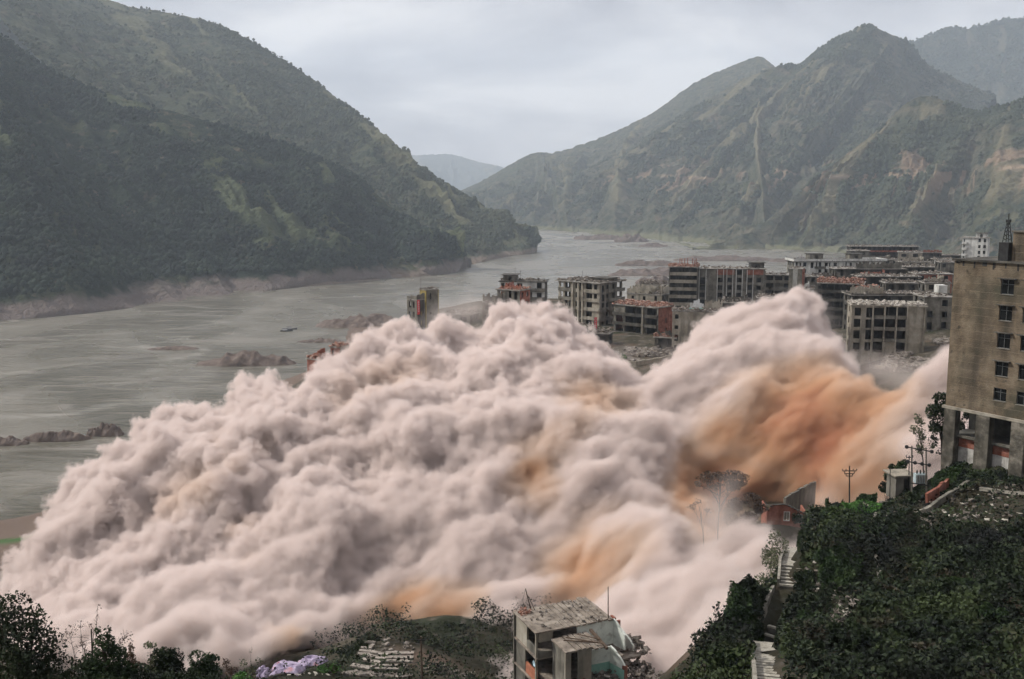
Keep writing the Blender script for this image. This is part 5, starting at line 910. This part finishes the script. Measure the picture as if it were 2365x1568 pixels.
def tarp(px0, px1, py0, py1, D, label, seed, peak=1.3):
    a = at(px0, py1, D); b_ = at(px1, py1, D); wd_ = b_.x-a.x; dp = (py1-py0)*m_per_px(D)*2.0; n = 34; u, v = np.meshgrid(np.linspace(0, 1, n), np.linspace(0, 1, n)); 
    P = np.stack([u.ravel()*4, v.ravel()*4, u.ravel()*0+seed], 1); zz = ridge(P, 2.2, 3, seed).reshape(u.shape)*peak*np.sin(np.pi*u)**.4*np.sin(np.pi*v*.9+.2)**.4+.1*(ridge(P, .5, 2, seed+2).reshape(u.shape))
    jag = (fbm(P, 1.0, 2, seed+5).reshape(u.shape)-.5)*1.2
    V = np.stack([u*wd_+jag*.6, v*dp+jag, zz], -1).reshape(-1, 3); i = np.arange(n*n).reshape(n, n); F = np.stack([i[:-1, :-1], i[:-1, 1:], i[1:, 1:], i[1:, :-1]], -1).reshape(-1, 4)
    o = npmesh('tarpaulin', V, F, tarpm, smooth=False); gx, gy = a.x+wd_/2, a.y+dp/2; o.location = (a.x, a.y, max(a.z, hz(gx, gy)-.1)); md = o.modifiers.new('s', 'SOLIDIFY'); md.thickness = .03; tag(o, label, 'tarpaulin', 'lilac tarpaulins on the ground')
tarp(618, 694, 1535, 1566, 105, 'large lilac tarpaulin draped over a heap, middle one of three', 3); tarp(680, 742, 1522, 1556, 112, 'lilac tarpaulin with torn edges farthest up the slope', 7, 1.7); tarp(588, 618, 1552, 1570, 103, 'smallest lilac tarpaulin at the left with a pink edge', 11)
def scatter(name, label, zones, smin, smax, m_, seed, lift=.0, flat=.5, d1=170):
    rr = random.Random(seed); m = MB()
    for cx, cy_, rx, ry, n in zones:
        c0 = hit(cx, cy_, 50, d1); 
        for _ in range(n):
            a = rr.uniform(0, 6.283); q = rr.random()**.6; u, v = cx+math.cos(a)*q*rx, cy_+math.sin(a)*q*ry; x, y, z = ray(u, v)
            D = c0.y
            for _i in range(4): D = .5*D+.5*max(40, (hz(x*D/y, D)-CAMZ)*y/z)
            s = smin+(smax-smin)*rr.random()**3; M3 = Matrix.Rotation(rr.uniform(0, 3), 3, 'Z') @ Matrix.Rotation(rr.uniform(-.5, .5), 3, 'X'); m.obox((x*D/y, D, hz(x*D/y, D)+lift+s*.15), (s*rr.uniform(.8, 2), s, s*flat), M3)
    tag(m.build(name, m_), label, None, None, 'stuff')
scatter('rubble', 'grey and white rubble strewn on the slopes', [(1885, 1345, 60, 30, 120), (1945, 1400, 35, 30, 70), (2230, 1200, 130, 50, 150), (2330, 1140, 60, 20, 50), (840, 1558, 50, 12, 260), (900, 1562, 50, 8, 160), (900, 1500, 60, 20, 90), (2080, 1195, 40, 20, 70), (1940, 1440, 20, 30, 60), (2140, 1205, 20, 20, 60), (1050, 1560, 60, 12, 120)], .06, .42, M['rub'], 31, .1)
scatter('litter', 'white and cream scraps of litter on the hillside', [(2230, 1190, 130, 60, 46), (2250, 1320, 110, 60, 12), (1900, 1340, 70, 40, 30), (2300, 1140, 60, 30, 12), (2330, 1230, 30, 30, 8), (1930, 1420, 40, 25, 14), (700, 1562, 60, 8, 20)], .08, .42, mat('litter_scraps', [(.25, .23, .19), (.55, .52, .45)], 3), 32, .25, .12)
scatter('terrace_rubble', 'broken masonry heaps below the gutted blocks', [(1500, 815, 60, 10, 260), (1450, 838, 30, 6, 80), (2090, 845, 60, 14, 320), (2040, 820, 70, 8, 160), (2140, 905, 30, 30, 120), (1600, 790, 50, 10, 160), (1320, 780, 60, 8, 100), (1850, 740, 60, 12, 200), (1960, 800, 30, 12, 120), (2180, 790, 20, 10, 80)], .3, 1.9, M['rub'], 33, .1, .6, 420)
stonewall([(1425, 850), (1470, 846), (1520, 838), (1565, 830)], 'pale retaining wall of the terrace below the brick ended block', 1.6, .5, M['tan'], 'terrace_wall', .6, 200, 330); stonewall([(2010, 850), (2050, 853), (2100, 855), (2135, 850)], 'broken pale terrace edge below the nearest block on the right', 1.0, .6, M['tan'], 'terrace_wall', .4, 180, 300)
# ---------------------------------------------------------------- scrub trees on the far slopes
ico = np.array([(0, 0, 1), (.894, 0, .447), (.276, .851, .447), (-.724, .526, .447), (-.724, -.526, .447), (.276, -.851, .447), (.724, .526, -.3), (-.276, .851, -.3), (-.894, 0, -.3), (-.276, -.851, -.3), (.724, -.526, -.3)])
icf = np.array([(0, 1, 2), (0, 2, 3), (0, 3, 4), (0, 4, 5), (0, 5, 1), (1, 6, 2), (2, 7, 3), (3, 8, 4), (4, 9, 5), (5, 10, 1), (6, 7, 2), (7, 8, 3), (8, 9, 4), (9, 10, 5), (10, 6, 1)])
def woods(Q, av, n, r0, r1, m_, label, seed, zmin, thr=.5, sc_=90):
    g = np.random.default_rng(seed); V = Q.reshape(-1, 3); i = g.integers(0, len(V), n*3); i = i[av[i] < .3+.25*g.random(len(i))]; P = V[i]+g.normal(size=(len(i), 3))*1.5; P = P[(P[:, 2] > zmin+smoothstep(500, 900, P[:, 0])*0+np.where((P[:, 0] > 250) & (P[:, 0] < 560) & (P[:, 1] < 2300), 40, 0))]; dens = fbm(P, sc_, 4, seed+1)+.12*g.random(len(P)); P = P[dens > thr][:n]
    r = (r0+(r1-r0)*g.random(len(P))**2); jit = g.uniform(.7, 1.3, (len(P), 11, 1)); VV = (ico[None]*jit*r[:, None, None]*np.array([1, 1, 1.15])+P[:, None]+np.array([0, 0, .3])*r[:, None, None]).reshape(-1, 3); F = (icf[None]+(np.arange(len(P))*11)[:, None, None]).reshape(-1, 3)
    tag(npmesh('scrub_wood', VV, F, m_, smooth=True), label, None, None, 'stuff')
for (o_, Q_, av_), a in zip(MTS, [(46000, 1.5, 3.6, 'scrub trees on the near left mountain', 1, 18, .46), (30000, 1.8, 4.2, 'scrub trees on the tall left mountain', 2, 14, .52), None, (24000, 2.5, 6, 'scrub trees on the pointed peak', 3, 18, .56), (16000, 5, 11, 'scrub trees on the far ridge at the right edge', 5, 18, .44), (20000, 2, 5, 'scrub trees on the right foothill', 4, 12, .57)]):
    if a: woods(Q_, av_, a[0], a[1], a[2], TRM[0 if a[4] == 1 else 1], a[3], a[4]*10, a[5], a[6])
# ---------------------------------------------------------------- dust cloud: rolling billows of real extent over the slope between the hillside and the town
outline = [(-10, 1345), (20, 1318), (60, 1275), (95, 1235), (120, 1185), (135, 1125), (155, 1085), (185, 1050), (228, 1045), (245, 1010), (280, 985), (330, 966), (400, 955), (455, 942), (505, 925), (520, 895), (590, 878), (680, 888), (705, 862), (760, 838), (800, 800), (850, 752), (915, 742), (975, 748), (1040, 742), (1100, 752),
           (1150, 728), (1215, 712), (1290, 716), (1325, 735), (1345, 785), (1395, 812), (1430, 850), (1480, 878), (1530, 852), (1590, 815), (1640, 765), (1675, 720), (1710, 692), (1770, 682), (1850, 690), (1905, 722), (1935, 770), (1955, 830), (1990, 880), (2060, 905), (2110, 890), (2150, 840), (2200, 795),
           (2300, 800), (2300, 1130), (2100, 1220), (1960, 1230), (1850, 1300), (1790, 1400), (1720, 1500), (1640, 1620), (1500, 1680), (1150, 1680), (1040, 1560), (1020, 1500), (960, 1445), (900, 1440), (820, 1480), (760, 1520), (640, 1545), (560, 1560), (420, 1560), (200, 1560), (60, 1500), (-10, 1420)]
dctl = [(0, 1380, 200), (100, 1300, 205), (140, 1150, 205), (190, 1060, 205), (280, 990, 210), (480, 945, 215), (560, 890, 220), (680, 895, 218), (800, 810, 228), (880, 745, 245), (1000, 750, 262), (1100, 760, 262), (1210, 715, 268), (1310, 730, 275), (1420, 860, 245), (1480, 880, 238), (1590, 820, 238), (1680, 720, 245), (1780, 680, 250), (1880, 710, 240), (1960, 850, 220), (2060, 910, 200), (2190, 800, 180), (2250, 900, 165),
        (2100, 1040, 160), (2100, 1200, 150), (1950, 1200, 164), (1815, 1180, 186), (1880, 1160, 186), (1750, 1190, 184), (1620, 1110, 192), (1690, 1100, 192), (1820, 1240, 178), (1750, 1245, 176), (1840, 1262, 160), (1790, 1300, 140), (1745, 1330, 112), (1700, 1440, 100), (1640, 1600, 96), (1660, 1160, 186), (1660, 1250, 178), (1660, 1310, 158), (1400, 1600, 118), (1520, 1600, 102), (1200, 1600, 122), (1100, 1520, 132), (1000, 1450, 144), (900, 1430, 146), (800, 1490, 134), (640, 1540, 124), (450, 1540, 118), (200, 1540, 124), (0, 1480, 160),
        (300, 1150, 190), (300, 1300, 180), (400, 1420, 150), (600, 1100, 185), (600, 1300, 168), (800, 950, 205), (800, 1150, 180), (900, 1350, 158), (1100, 900, 215), (1100, 1100, 185), (1200, 1300, 160), (1400, 950, 210), (1400, 1150, 178), (1450, 1350, 145), (1700, 850, 210), (1700, 1050, 185), (1900, 950, 190), (1900, 1080, 178)]
_dc = np.array(dctl, float); _X = _dc[:, :2]/300; _n = len(_dc)
_A = np.zeros((_n+3,)*2); _A[:_n, :_n] = np.linalg.norm(_X[:, None]-_X[None], axis=2)-np.eye(_n)*.02; _A[:_n, _n] = _A[_n, :_n] = 1; _A[:_n, _n+1:] = _X; _A[_n+1:, :_n] = _X.T
_W = np.linalg.solve(_A, np.concatenate([_dc[:, 2], np.zeros(3)]))
def cloudD(q): q = np.atleast_2d(q)/300.; return np.linalg.norm(q[:, None]-_X[None], axis=2) @ _W[:_n]+_W[_n]+q @ _W[_n+1:]
_O = np.array(outline, float); _O2 = np.roll(_O, -1, 0)
def inside(q):
    x, y = q[:, 0:1], q[:, 1:2]; c = ((_O[:, 1] > y) != (_O2[:, 1] > y)) & (x < (_O2[:, 0]-_O[:, 0])*(y-_O[:, 1])/(_O2[:, 1]-_O[:, 1]+1e-9)+_O[:, 0]); return c.sum(1) % 2 == 1
def edged(q):
    d = _O2-_O; t = np.clip(((q[:, None]-_O[None])*d[None]).sum(2)/(d*d).sum(1)[None], 0, 1); return np.linalg.norm(q[:, None]-_O[None]-t[..., None]*d[None], axis=2).min(1)
def cloud_spheres(n, rlo, rhi, seed, shrink=1.0, back=.75, dmin=0):
    g = np.random.default_rng(seed); q = np.stack([g.uniform(-10, 2300, n), g.uniform(670, 1680, n)], 1); q = q[inside(q)]
    ed = edged(q); D = cloudD(q); r = (rlo+(rhi-rlo)*g.random(len(q))**1.8)*(D/190)
    rl = ed*D/FPX*1.02*shrink; r = np.minimum(r, np.maximum(rl, .8)); r = np.where((q[:, 0] > 1540) & (q[:, 1] > 1120) & (q[:, 1] < 1400), np.minimum(r, 4.2), r); k = ed > dmin; q, D, r, ed = q[k], D[k], r[k], ed[k]
    Dc = D+r*back+g.uniform(-1, 1, len(D))*r*.35
    C = np.array([at(a, b_, c) for (a, b_), c in zip(q, Dc)]); return C, r
def spheres_mesh(C, r, seed=0, sub=2, stretch=None):
    b_ = bmesh.new(); bmesh.ops.create_icosphere(b_, subdivisions=sub, radius=1); v0 = np.array([v.co for v in b_.verts]); f0 = np.array([[v.index for v in f.verts] for f in b_.faces]); b_.free()
    S = np.ones((len(r), 3)) if stretch is None else stretch
    V = (v0[None]*(r[:, None]*S)[:, None]+C[:, None]).reshape(-1, 3); F = (f0[None]+(np.arange(len(r))*len(v0))[:, None, None]).reshape(-1, 3)
    return V, F
def remeshed(V, F, vox, name):
    o = npmesh(name+'_seed', V, F, []); md = o.modifiers.new('r', 'REMESH'); md.mode = 'VOXEL'; md.voxel_size = vox
    dg = bpy.context.evaluated_depsgraph_get(); me = bpy.data.meshes.new_from_object(o.evaluated_get(dg))
    n = len(me.vertices); co = np.empty(n*3, np.float32); me.vertices.foreach_get('co', co)
    f = np.empty(len(me.polygons)*4, np.int32); me.loops.foreach_get('vertex_index', f)
    no = np.empty(n*3, np.float32); me.vertices.foreach_get('normal', no)
    bpy.data.objects.remove(o); bpy.data.meshes.remove(me)
    return co.reshape(-1, 3).astype(float), f.reshape(-1, 4), no.reshape(-1, 3).astype(float)
def smooth(V, F, it, lam=.5):
    E = np.concatenate([F[:, [0, 1]], F[:, [1, 2]], F[:, [2, 3]], F[:, [3, 0]]]); E = np.concatenate([E, E[:, ::-1]]); cnt = np.bincount(E[:, 0], minlength=len(V))[:, None]
    for _ in range(it):
        S = np.stack([np.bincount(E[:, 0], V[E[:, 1], k], minlength=len(V)) for k in range(3)], 1)/np.maximum(cnt, 1); V = V+(S-V)*lam
    return V
def normals(V, F):
    a = np.cross(V[F[:, 2]]-V[F[:, 0]], V[F[:, 3]]-V[F[:, 1]]); N_ = np.stack([np.bincount(F.ravel(), np.repeat(a[:, k], 4), minlength=len(V)) for k in range(3)], 1); return N_/(np.linalg.norm(N_, axis=1)[:, None]+1e-9)
def billow(P, s, seed):       # cauliflower: rounded bumps with sharp creases
    P = P/s; I = np.floor(P).astype(np.int64); best = np.full(len(P), 9.)
    for dx in (-1, 0, 1):
        for dy in (-1, 0, 1):
            for dz in (-1, 0, 1):
                J = I+np.array([dx, dy, dz]); c = J+np.stack([hsh(J[:, 0], J[:, 1], J[:, 2], seed+k) for k in range(3)], 1)
                best = np.minimum(best, ((P-c)**2).sum(1))
    return 1-np.clip(np.sqrt(best), 0, 1.1)
def warp(P, s, a, seed): return P+np.stack([fbm(P, s, 2, seed+k*5)-.5 for k in range(3)], 1)*a
C1, r1_ = cloud_spheres(700, 8.0, 20.0, 3); C4, r4_ = cloud_spheres(1500, 4.0, 10.0, 5); C2, r2_ = cloud_spheres(2600, 2.0, 5.5, 4, back=.9)
CC = np.concatenate([C1, C4, C2]); RR = np.concatenate([r1_, r4_, r2_])
C3, r3_ = cloud_spheres(900, 9, 16, 9, back=1.6, dmin=40); C3[:, 2] -= r3_*.35
CC = np.concatenate([CC, C3]); RR = np.concatenate([RR, r3_])
V0, F0 = spheres_mesh(CC, RR)
V, F, _ = remeshed(V0, F0, 1.0, 'dust')
V = smooth(V, F, 3)
def softness(V):          # crisp billows on the upper left front, smooth streaming dust at the right and low down
    pu, pv = proj(V); d = (pv-1290)+(pu-300)*.30; s = smoothstep(-70, 90, d); s = np.maximum(s, smoothstep(1330, 1560, pu)); return s*(1-smoothstep(.0, 60, 0*d))*1.0
_s = softness(V)[:, None]*.9; V = V*(1-_s)+smooth(V, F, 30)*_s
def disp(V, F, off, k=1.0):
    N_ = normals(V, F); W1 = warp(V, 14, 10, 61); soft = softness(V); am = .6+.8*fbm(V, 25, 2, 66)
    d = (billow(W1, 15., 70)-.45)*8.5*(1-.55*soft)+(billow(warp(V, 7, 5, 62), 5.8, 71)-.45)*4.4*am*(1-.8*soft)+(billow(warp(V, 4, 3, 63), 2.7, 72)-.45)*2.2*am*(1-.9*soft)
    sh = V @ np.array([[.22, 0, .17], [0, .5, 0], [-.7, .1, .95]]).T
    d = d+((ridge(warp(sh, 6, 3, 79), 10, 3, 75)-.55)*10+(fbm(sh, 4, 4, 76)-.5)*5)*soft+(fbm(V, 30, 3, 77)-.5)*6
    return V+N_*(d*k+off)[:, None]
# ochre dust from pulverised brick: blobs in space
och = [(1850, 980, 150, 75, 1.0), (1930, 1040, 110, 50, 1.0), (1690, 1030, 70, 60, .55), (1290, 1010, 110, 80, .62), (1240, 1145, 60, 36, .6), (1380, 1280, 140, 56, .78), (1560, 1180, 150, 56, .8), (960, 1405, 90, 40, .65), (710, 1500, 90, 45, .45), (480, 1090, 90, 45, .3), (1700, 1150, 150, 50, .8), (320, 1300, 70, 30, .35), (870, 900, 70, 80, .18), (600, 1290, 60, 40, .35)]
def och_at(V):
    y = V[:, 1]; k = y; v_ = (V[:, 2]-CAMZ)/k; th = np.arctan(v_)+R(PITCH); px = 1182.5+FPX*V[:, 0]/(k*CP-(V[:, 2]-CAMZ)*SP); 
    py = 784-FPX*((V[:, 2]-CAMZ)*CP+k*SP)/(k*CP-(V[:, 2]-CAMZ)*SP)
    return px, py
_px = [(at(a, b_, float(cloudD(np.array([[a, b_]]))[0])-2.0), sx*float(cloudD(np.array([[a, b_]]))[0])/FPX, sy*float(cloudD(np.array([[a, b_]]))[0])/FPX, am) for a, b_, sx, sy, am in och]
def ochre(V):
    Wp = warp(V, 14, 14, 91); Wp = warp(Wp, 5, 5, 95); t_ = np.zeros(len(V)); p_ = np.zeros(len(V))
    for c, sx, sy, am in _px:
        d = Wp-np.array(c); u_ = (d[:, 0]*.86+d[:, 2]*.5); v_ = (-d[:, 0]*.5+d[:, 2]*.86); e_ = np.exp(-((u_/sx)**2+(v_/sy)**2+(d[:, 1]/(sx*1.6))**2)*.8)*am; t_ = np.maximum(t_, e_)
    return np.clip(t_*1.15, 0, 1)

def dustmat(name, f):
    m = bpy.data.materials.new(name); m.use_nodes = True; t = m.node_tree; t.nodes.remove(t.nodes['Principled BSDF']); pv = t.nodes.new('ShaderNodeVolumePrincipled'); pv.inputs['Density Attribute'].default_value = ''; t.links.new(pv.outputs[0], t.nodes['Material Output'].inputs['Volume'])
    def mth(op, a, b=None, c=None, clamp=False):
        n = t.nodes.new('ShaderNodeMath'); n.operation = op; n.use_clamp = clamp
        for i, v in enumerate((a, b, c)):
            if v is None: continue
            if isinstance(v, (int, float)): n.inputs[i].default_value = v
            else: t.links.new(v, n.inputs[i])
        return n.outputs[0]
    a = t.nodes.new('ShaderNodeAttribute'); a.attribute_name = 'density'; f(t, pv, a.outputs['Fac'], mth); return m
def cloudvol(name, V, F, vox, band, material, label):
    shp = npmesh(name+'_form', V, F, []); shp.hide_render = True; shp.hide_viewport = False
    vol = bpy.data.volumes.new(name); vo = bpy.data.objects.new(name, vol); col.objects.link(vo)
    md = vo.modifiers.new('fill', 'MESH_TO_VOLUME'); md.object = shp; md.resolution_mode = 'VOXEL_SIZE'; md.voxel_size = vox; md.interior_band_width = band; md.density = 1.0
    vol.materials.append(material); tag(vo, label, None, None, 'stuff'); return vo
# opaque heart of the cloud, well inside its surface
k_ = RR > 9.5; Vh, Fh, _ = remeshed(*spheres_mesh(CC[k_]+np.array([0, 1.5, -1.5]), RR[k_]-7.5), 1.6, 'heart'); Vh = smooth(Vh, Fh, 6)
dm = mat('dust_heart', [(.56, .44, .39), (.60, .48, .43)], .05, 1, 2, spec=0); attr_mix(dm, 'ochre', (.36, .12, .05), .9)
cloud = npmesh('dust_cloud', Vh, Fh, dm, smooth=True, attr={'ochre': ochre(Vh)})
tag(cloud, 'huge rolling pink white and ochre cloud of demolition dust', None, None, 'stuff')
def fm(t, pv, g, mth):
    tc = t.nodes.new('ShaderNodeTexCoord'); n = t.nodes.new('ShaderNodeTexNoise'); n.inputs['Scale'].default_value = .22; n.inputs['Detail'].default_value = 3; n.inputs['Roughness'].default_value = .6; mq = t.nodes.new('ShaderNodeMapping'); mq.vector_type = 'TEXTURE'; mq.inputs['Rotation'].default_value = (0, R(-38), 0); mq.inputs['Scale'].default_value = (1.7, 1, .85); t.links.new(tc.outputs['Object'], mq.inputs[0]); t.links.new(mq.outputs[0], n.inputs['Vector']); n0 = t.nodes.new('ShaderNodeTexNoise'); n0.inputs['Scale'].default_value = .30; n0.inputs['Detail'].default_value = 3; n0.inputs['Roughness'].default_value = .62; t.links.new(tc.outputs['Object'], n0.inputs['Vector']); sx = t.nodes.new('ShaderNodeSeparateXYZ'); t.links.new(tc.outputs['Object'], sx.inputs[0]); q_ = mth('MULTIPLY_ADD', sx.outputs['Y'], -.014, mth('MULTIPLY_ADD', sx.outputs['X'], .012, 2.95)); so_ = mth('ADD', q_, 0, None, True); mxn = t.nodes.new('ShaderNodeMix'); t.links.new(so_, mxn.inputs['Factor']); t.links.new(n0.outputs['Fac'], mxn.inputs['A']); t.links.new(n.outputs['Fac'], mxn.inputs['B'])
    gg = mth('MULTIPLY_ADD', mxn.outputs['Result'], -1.35, mth('ADD', g, .38))
    d = mth('MULTIPLY', mth('MULTIPLY', gg, mth('MULTIPLY_ADD', so_, -2.6, 5.2), None, True), .9)
    d = mth('MULTIPLY_ADD', mth('MULTIPLY', g, mth('SUBTRACT', g, -.15)), .05, d)
    t.links.new(mth('MULTIPLY', d, mth('GREATER_THAN', g, .004)), pv.inputs['Density']); ln = t.links
    wn = t.nodes.new('ShaderNodeTexNoise'); wn.inputs['Scale'].default_value = .055; wn.inputs['Detail'].default_value = 2; mp_ = t.nodes.new('ShaderNodeMapping'); mp_.vector_type = 'TEXTURE'; mp_.inputs['Rotation'].default_value = (0, R(-35), 0); mp_.inputs['Scale'].default_value = (2.2, 1.2, .8); ln.new(tc.outputs['Object'], mp_.inputs[0]); ln.new(mp_.outputs[0], wn.inputs['Vector'])
    vm = t.nodes.new('ShaderNodeVectorMath'); vm.operation = 'MULTIPLY_ADD'; vm.inputs[1].default_value = (24, 24, 24); sb_ = t.nodes.new('ShaderNodeVectorMath'); sb_.operation = 'SUBTRACT'; sb_.inputs[1].default_value = (.5, .5, .5); ln.new(wn.outputs['Color'], sb_.inputs[0]); ln.new(sb_.outputs[0], vm.inputs[0]); ln.new(tc.outputs['Object'], vm.inputs[2])
    tot = None
    for c, sx_, sy_, am in _px:
        m_ = t.nodes.new('ShaderNodeMapping'); m_.vector_type = 'TEXTURE'; m_.inputs['Location'].default_value = tuple(c); m_.inputs['Rotation'].default_value = (0, R(-30), 0); m_.inputs['Scale'].default_value = (sx_*1.6, sx_*2.6, sy_*1.85)
        ln.new(vm.outputs[0], m_.inputs[0]); le = t.nodes.new('ShaderNodeVectorMath'); le.operation = 'LENGTH'; ln.new(m_.outputs[0], le.inputs[0]); q = mth('MULTIPLY_ADD', le.outputs['Value'], -am*1.15, am*1.25); tot = q if tot is None else mth('MAXIMUM', tot, q)
    r = t.nodes.new('ShaderNodeValToRGB'); el = r.color_ramp.elements; el[0].position = 0; el[0].color = (.948, .850, .810, 1); el[1].position = 1; el[1].color = (.73, .39, .25, 1)
    for ps, c_ in ((.25, (.91, .76, .65)), (.6, (.86, .60, .41))): e_ = el.new(ps); e_.color = (*c_, 1)
    ln.new(tot, r.inputs[0]); ln.new(r.outputs[0], pv.inputs['Color'])
cloudvol('dust_billows', disp(V, F, 1.4, .95), F, .9, 5.5, dustmat('dust_air', fm), 'soft billowing skin of the demolition dust cloud')
# thin drifting dust around the cloud: over the terraces, by the brick building and round the gable
def mist(zones, dens, seed, label, colr=(.90, .82, .78)):
    g = np.random.default_rng(seed); C, r = [], []
    for px, py, D, rp, n in zones:
        for _ in range(n):
            a, q = g.uniform(0, 6.28), g.random()**.5; C.append(at(px+math.cos(a)*q*rp, py+math.sin(a)*q*rp*.6, D+g.uniform(-1, 1)*rp*m_per_px(D)*.8)); r.append(rp*m_per_px(D)*g.uniform(.25, .6))
    Vm, Fm, _ = remeshed(*spheres_mesh(np.array(C), np.array(r)), 1.5, 'mist'); Vm = smooth(Vm, Fm, 3); Vm = Vm+normals(Vm, Fm)*((fbm(Vm, 9, 4, seed)-.45)*9)[:, None]
    def fn(t, pv, g_s, mth): t.links.new(mth('MULTIPLY', mth('MULTIPLY', g_s, g_s), dens), pv.inputs['Density']); pv.inputs['Color'].default_value = (*colr, 1)
    cloudvol('dust_mist', Vm, Fm, 1.8, 7.0, dustmat('mist_air', fn), label)
mist([(2060, 880, 196, 90, 26), (2150, 900, 185, 60, 18), (1990, 830, 205, 50, 14), (2120, 1010, 172, 90, 22), (1430, 830, 262, 60, 14), (1560, 810, 256, 50, 14), (1620, 770, 262, 40, 10), (1900, 730, 250, 50, 12), (1100, 735, 268, 90, 20), (970, 745, 268, 50, 10), (1250, 730, 280, 50, 8)], .10, 401, 'thin grey dust drifting over the terraces in front of the town')
mist([(1700, 1250, 140, 110, 26), (1820, 1260, 132, 60, 14), (1850, 1225, 142, 50, 8), (1760, 1350, 106, 60, 14), (1640, 1170, 143, 60, 10), (1740, 1180, 142, 50, 8), (1900, 1150, 160, 60, 10), (1665, 1130, 141, 70, 12)], .17, 402, 'thin dust veiling the brick gable and the trees beside it')
# ---------------------------------------------------------------- haze
hm = bpy.data.materials.new('valley_haze'); hm.use_nodes = True; t = hm.node_tree
t.nodes.remove(t.nodes['Principled BSDF']); pv = t.nodes.new('ShaderNodeVolumePrincipled')
pv.inputs['Color'].default_value = (.76, .87, 1.0, 1); pv.inputs['Density'].default_value = 1.12e-4; pv.inputs['Anisotropy'].default_value = 0.1
t.links.new(pv.outputs[0], t.nodes['Material Output'].inputs['Volume'])
mb = MB(); mb.box(-8800, 8800, -380, 12300, -11, 1750)
tag(mb.build('haze', hm), 'thin pale blue haze filling the valley', None, None, 'stuff')
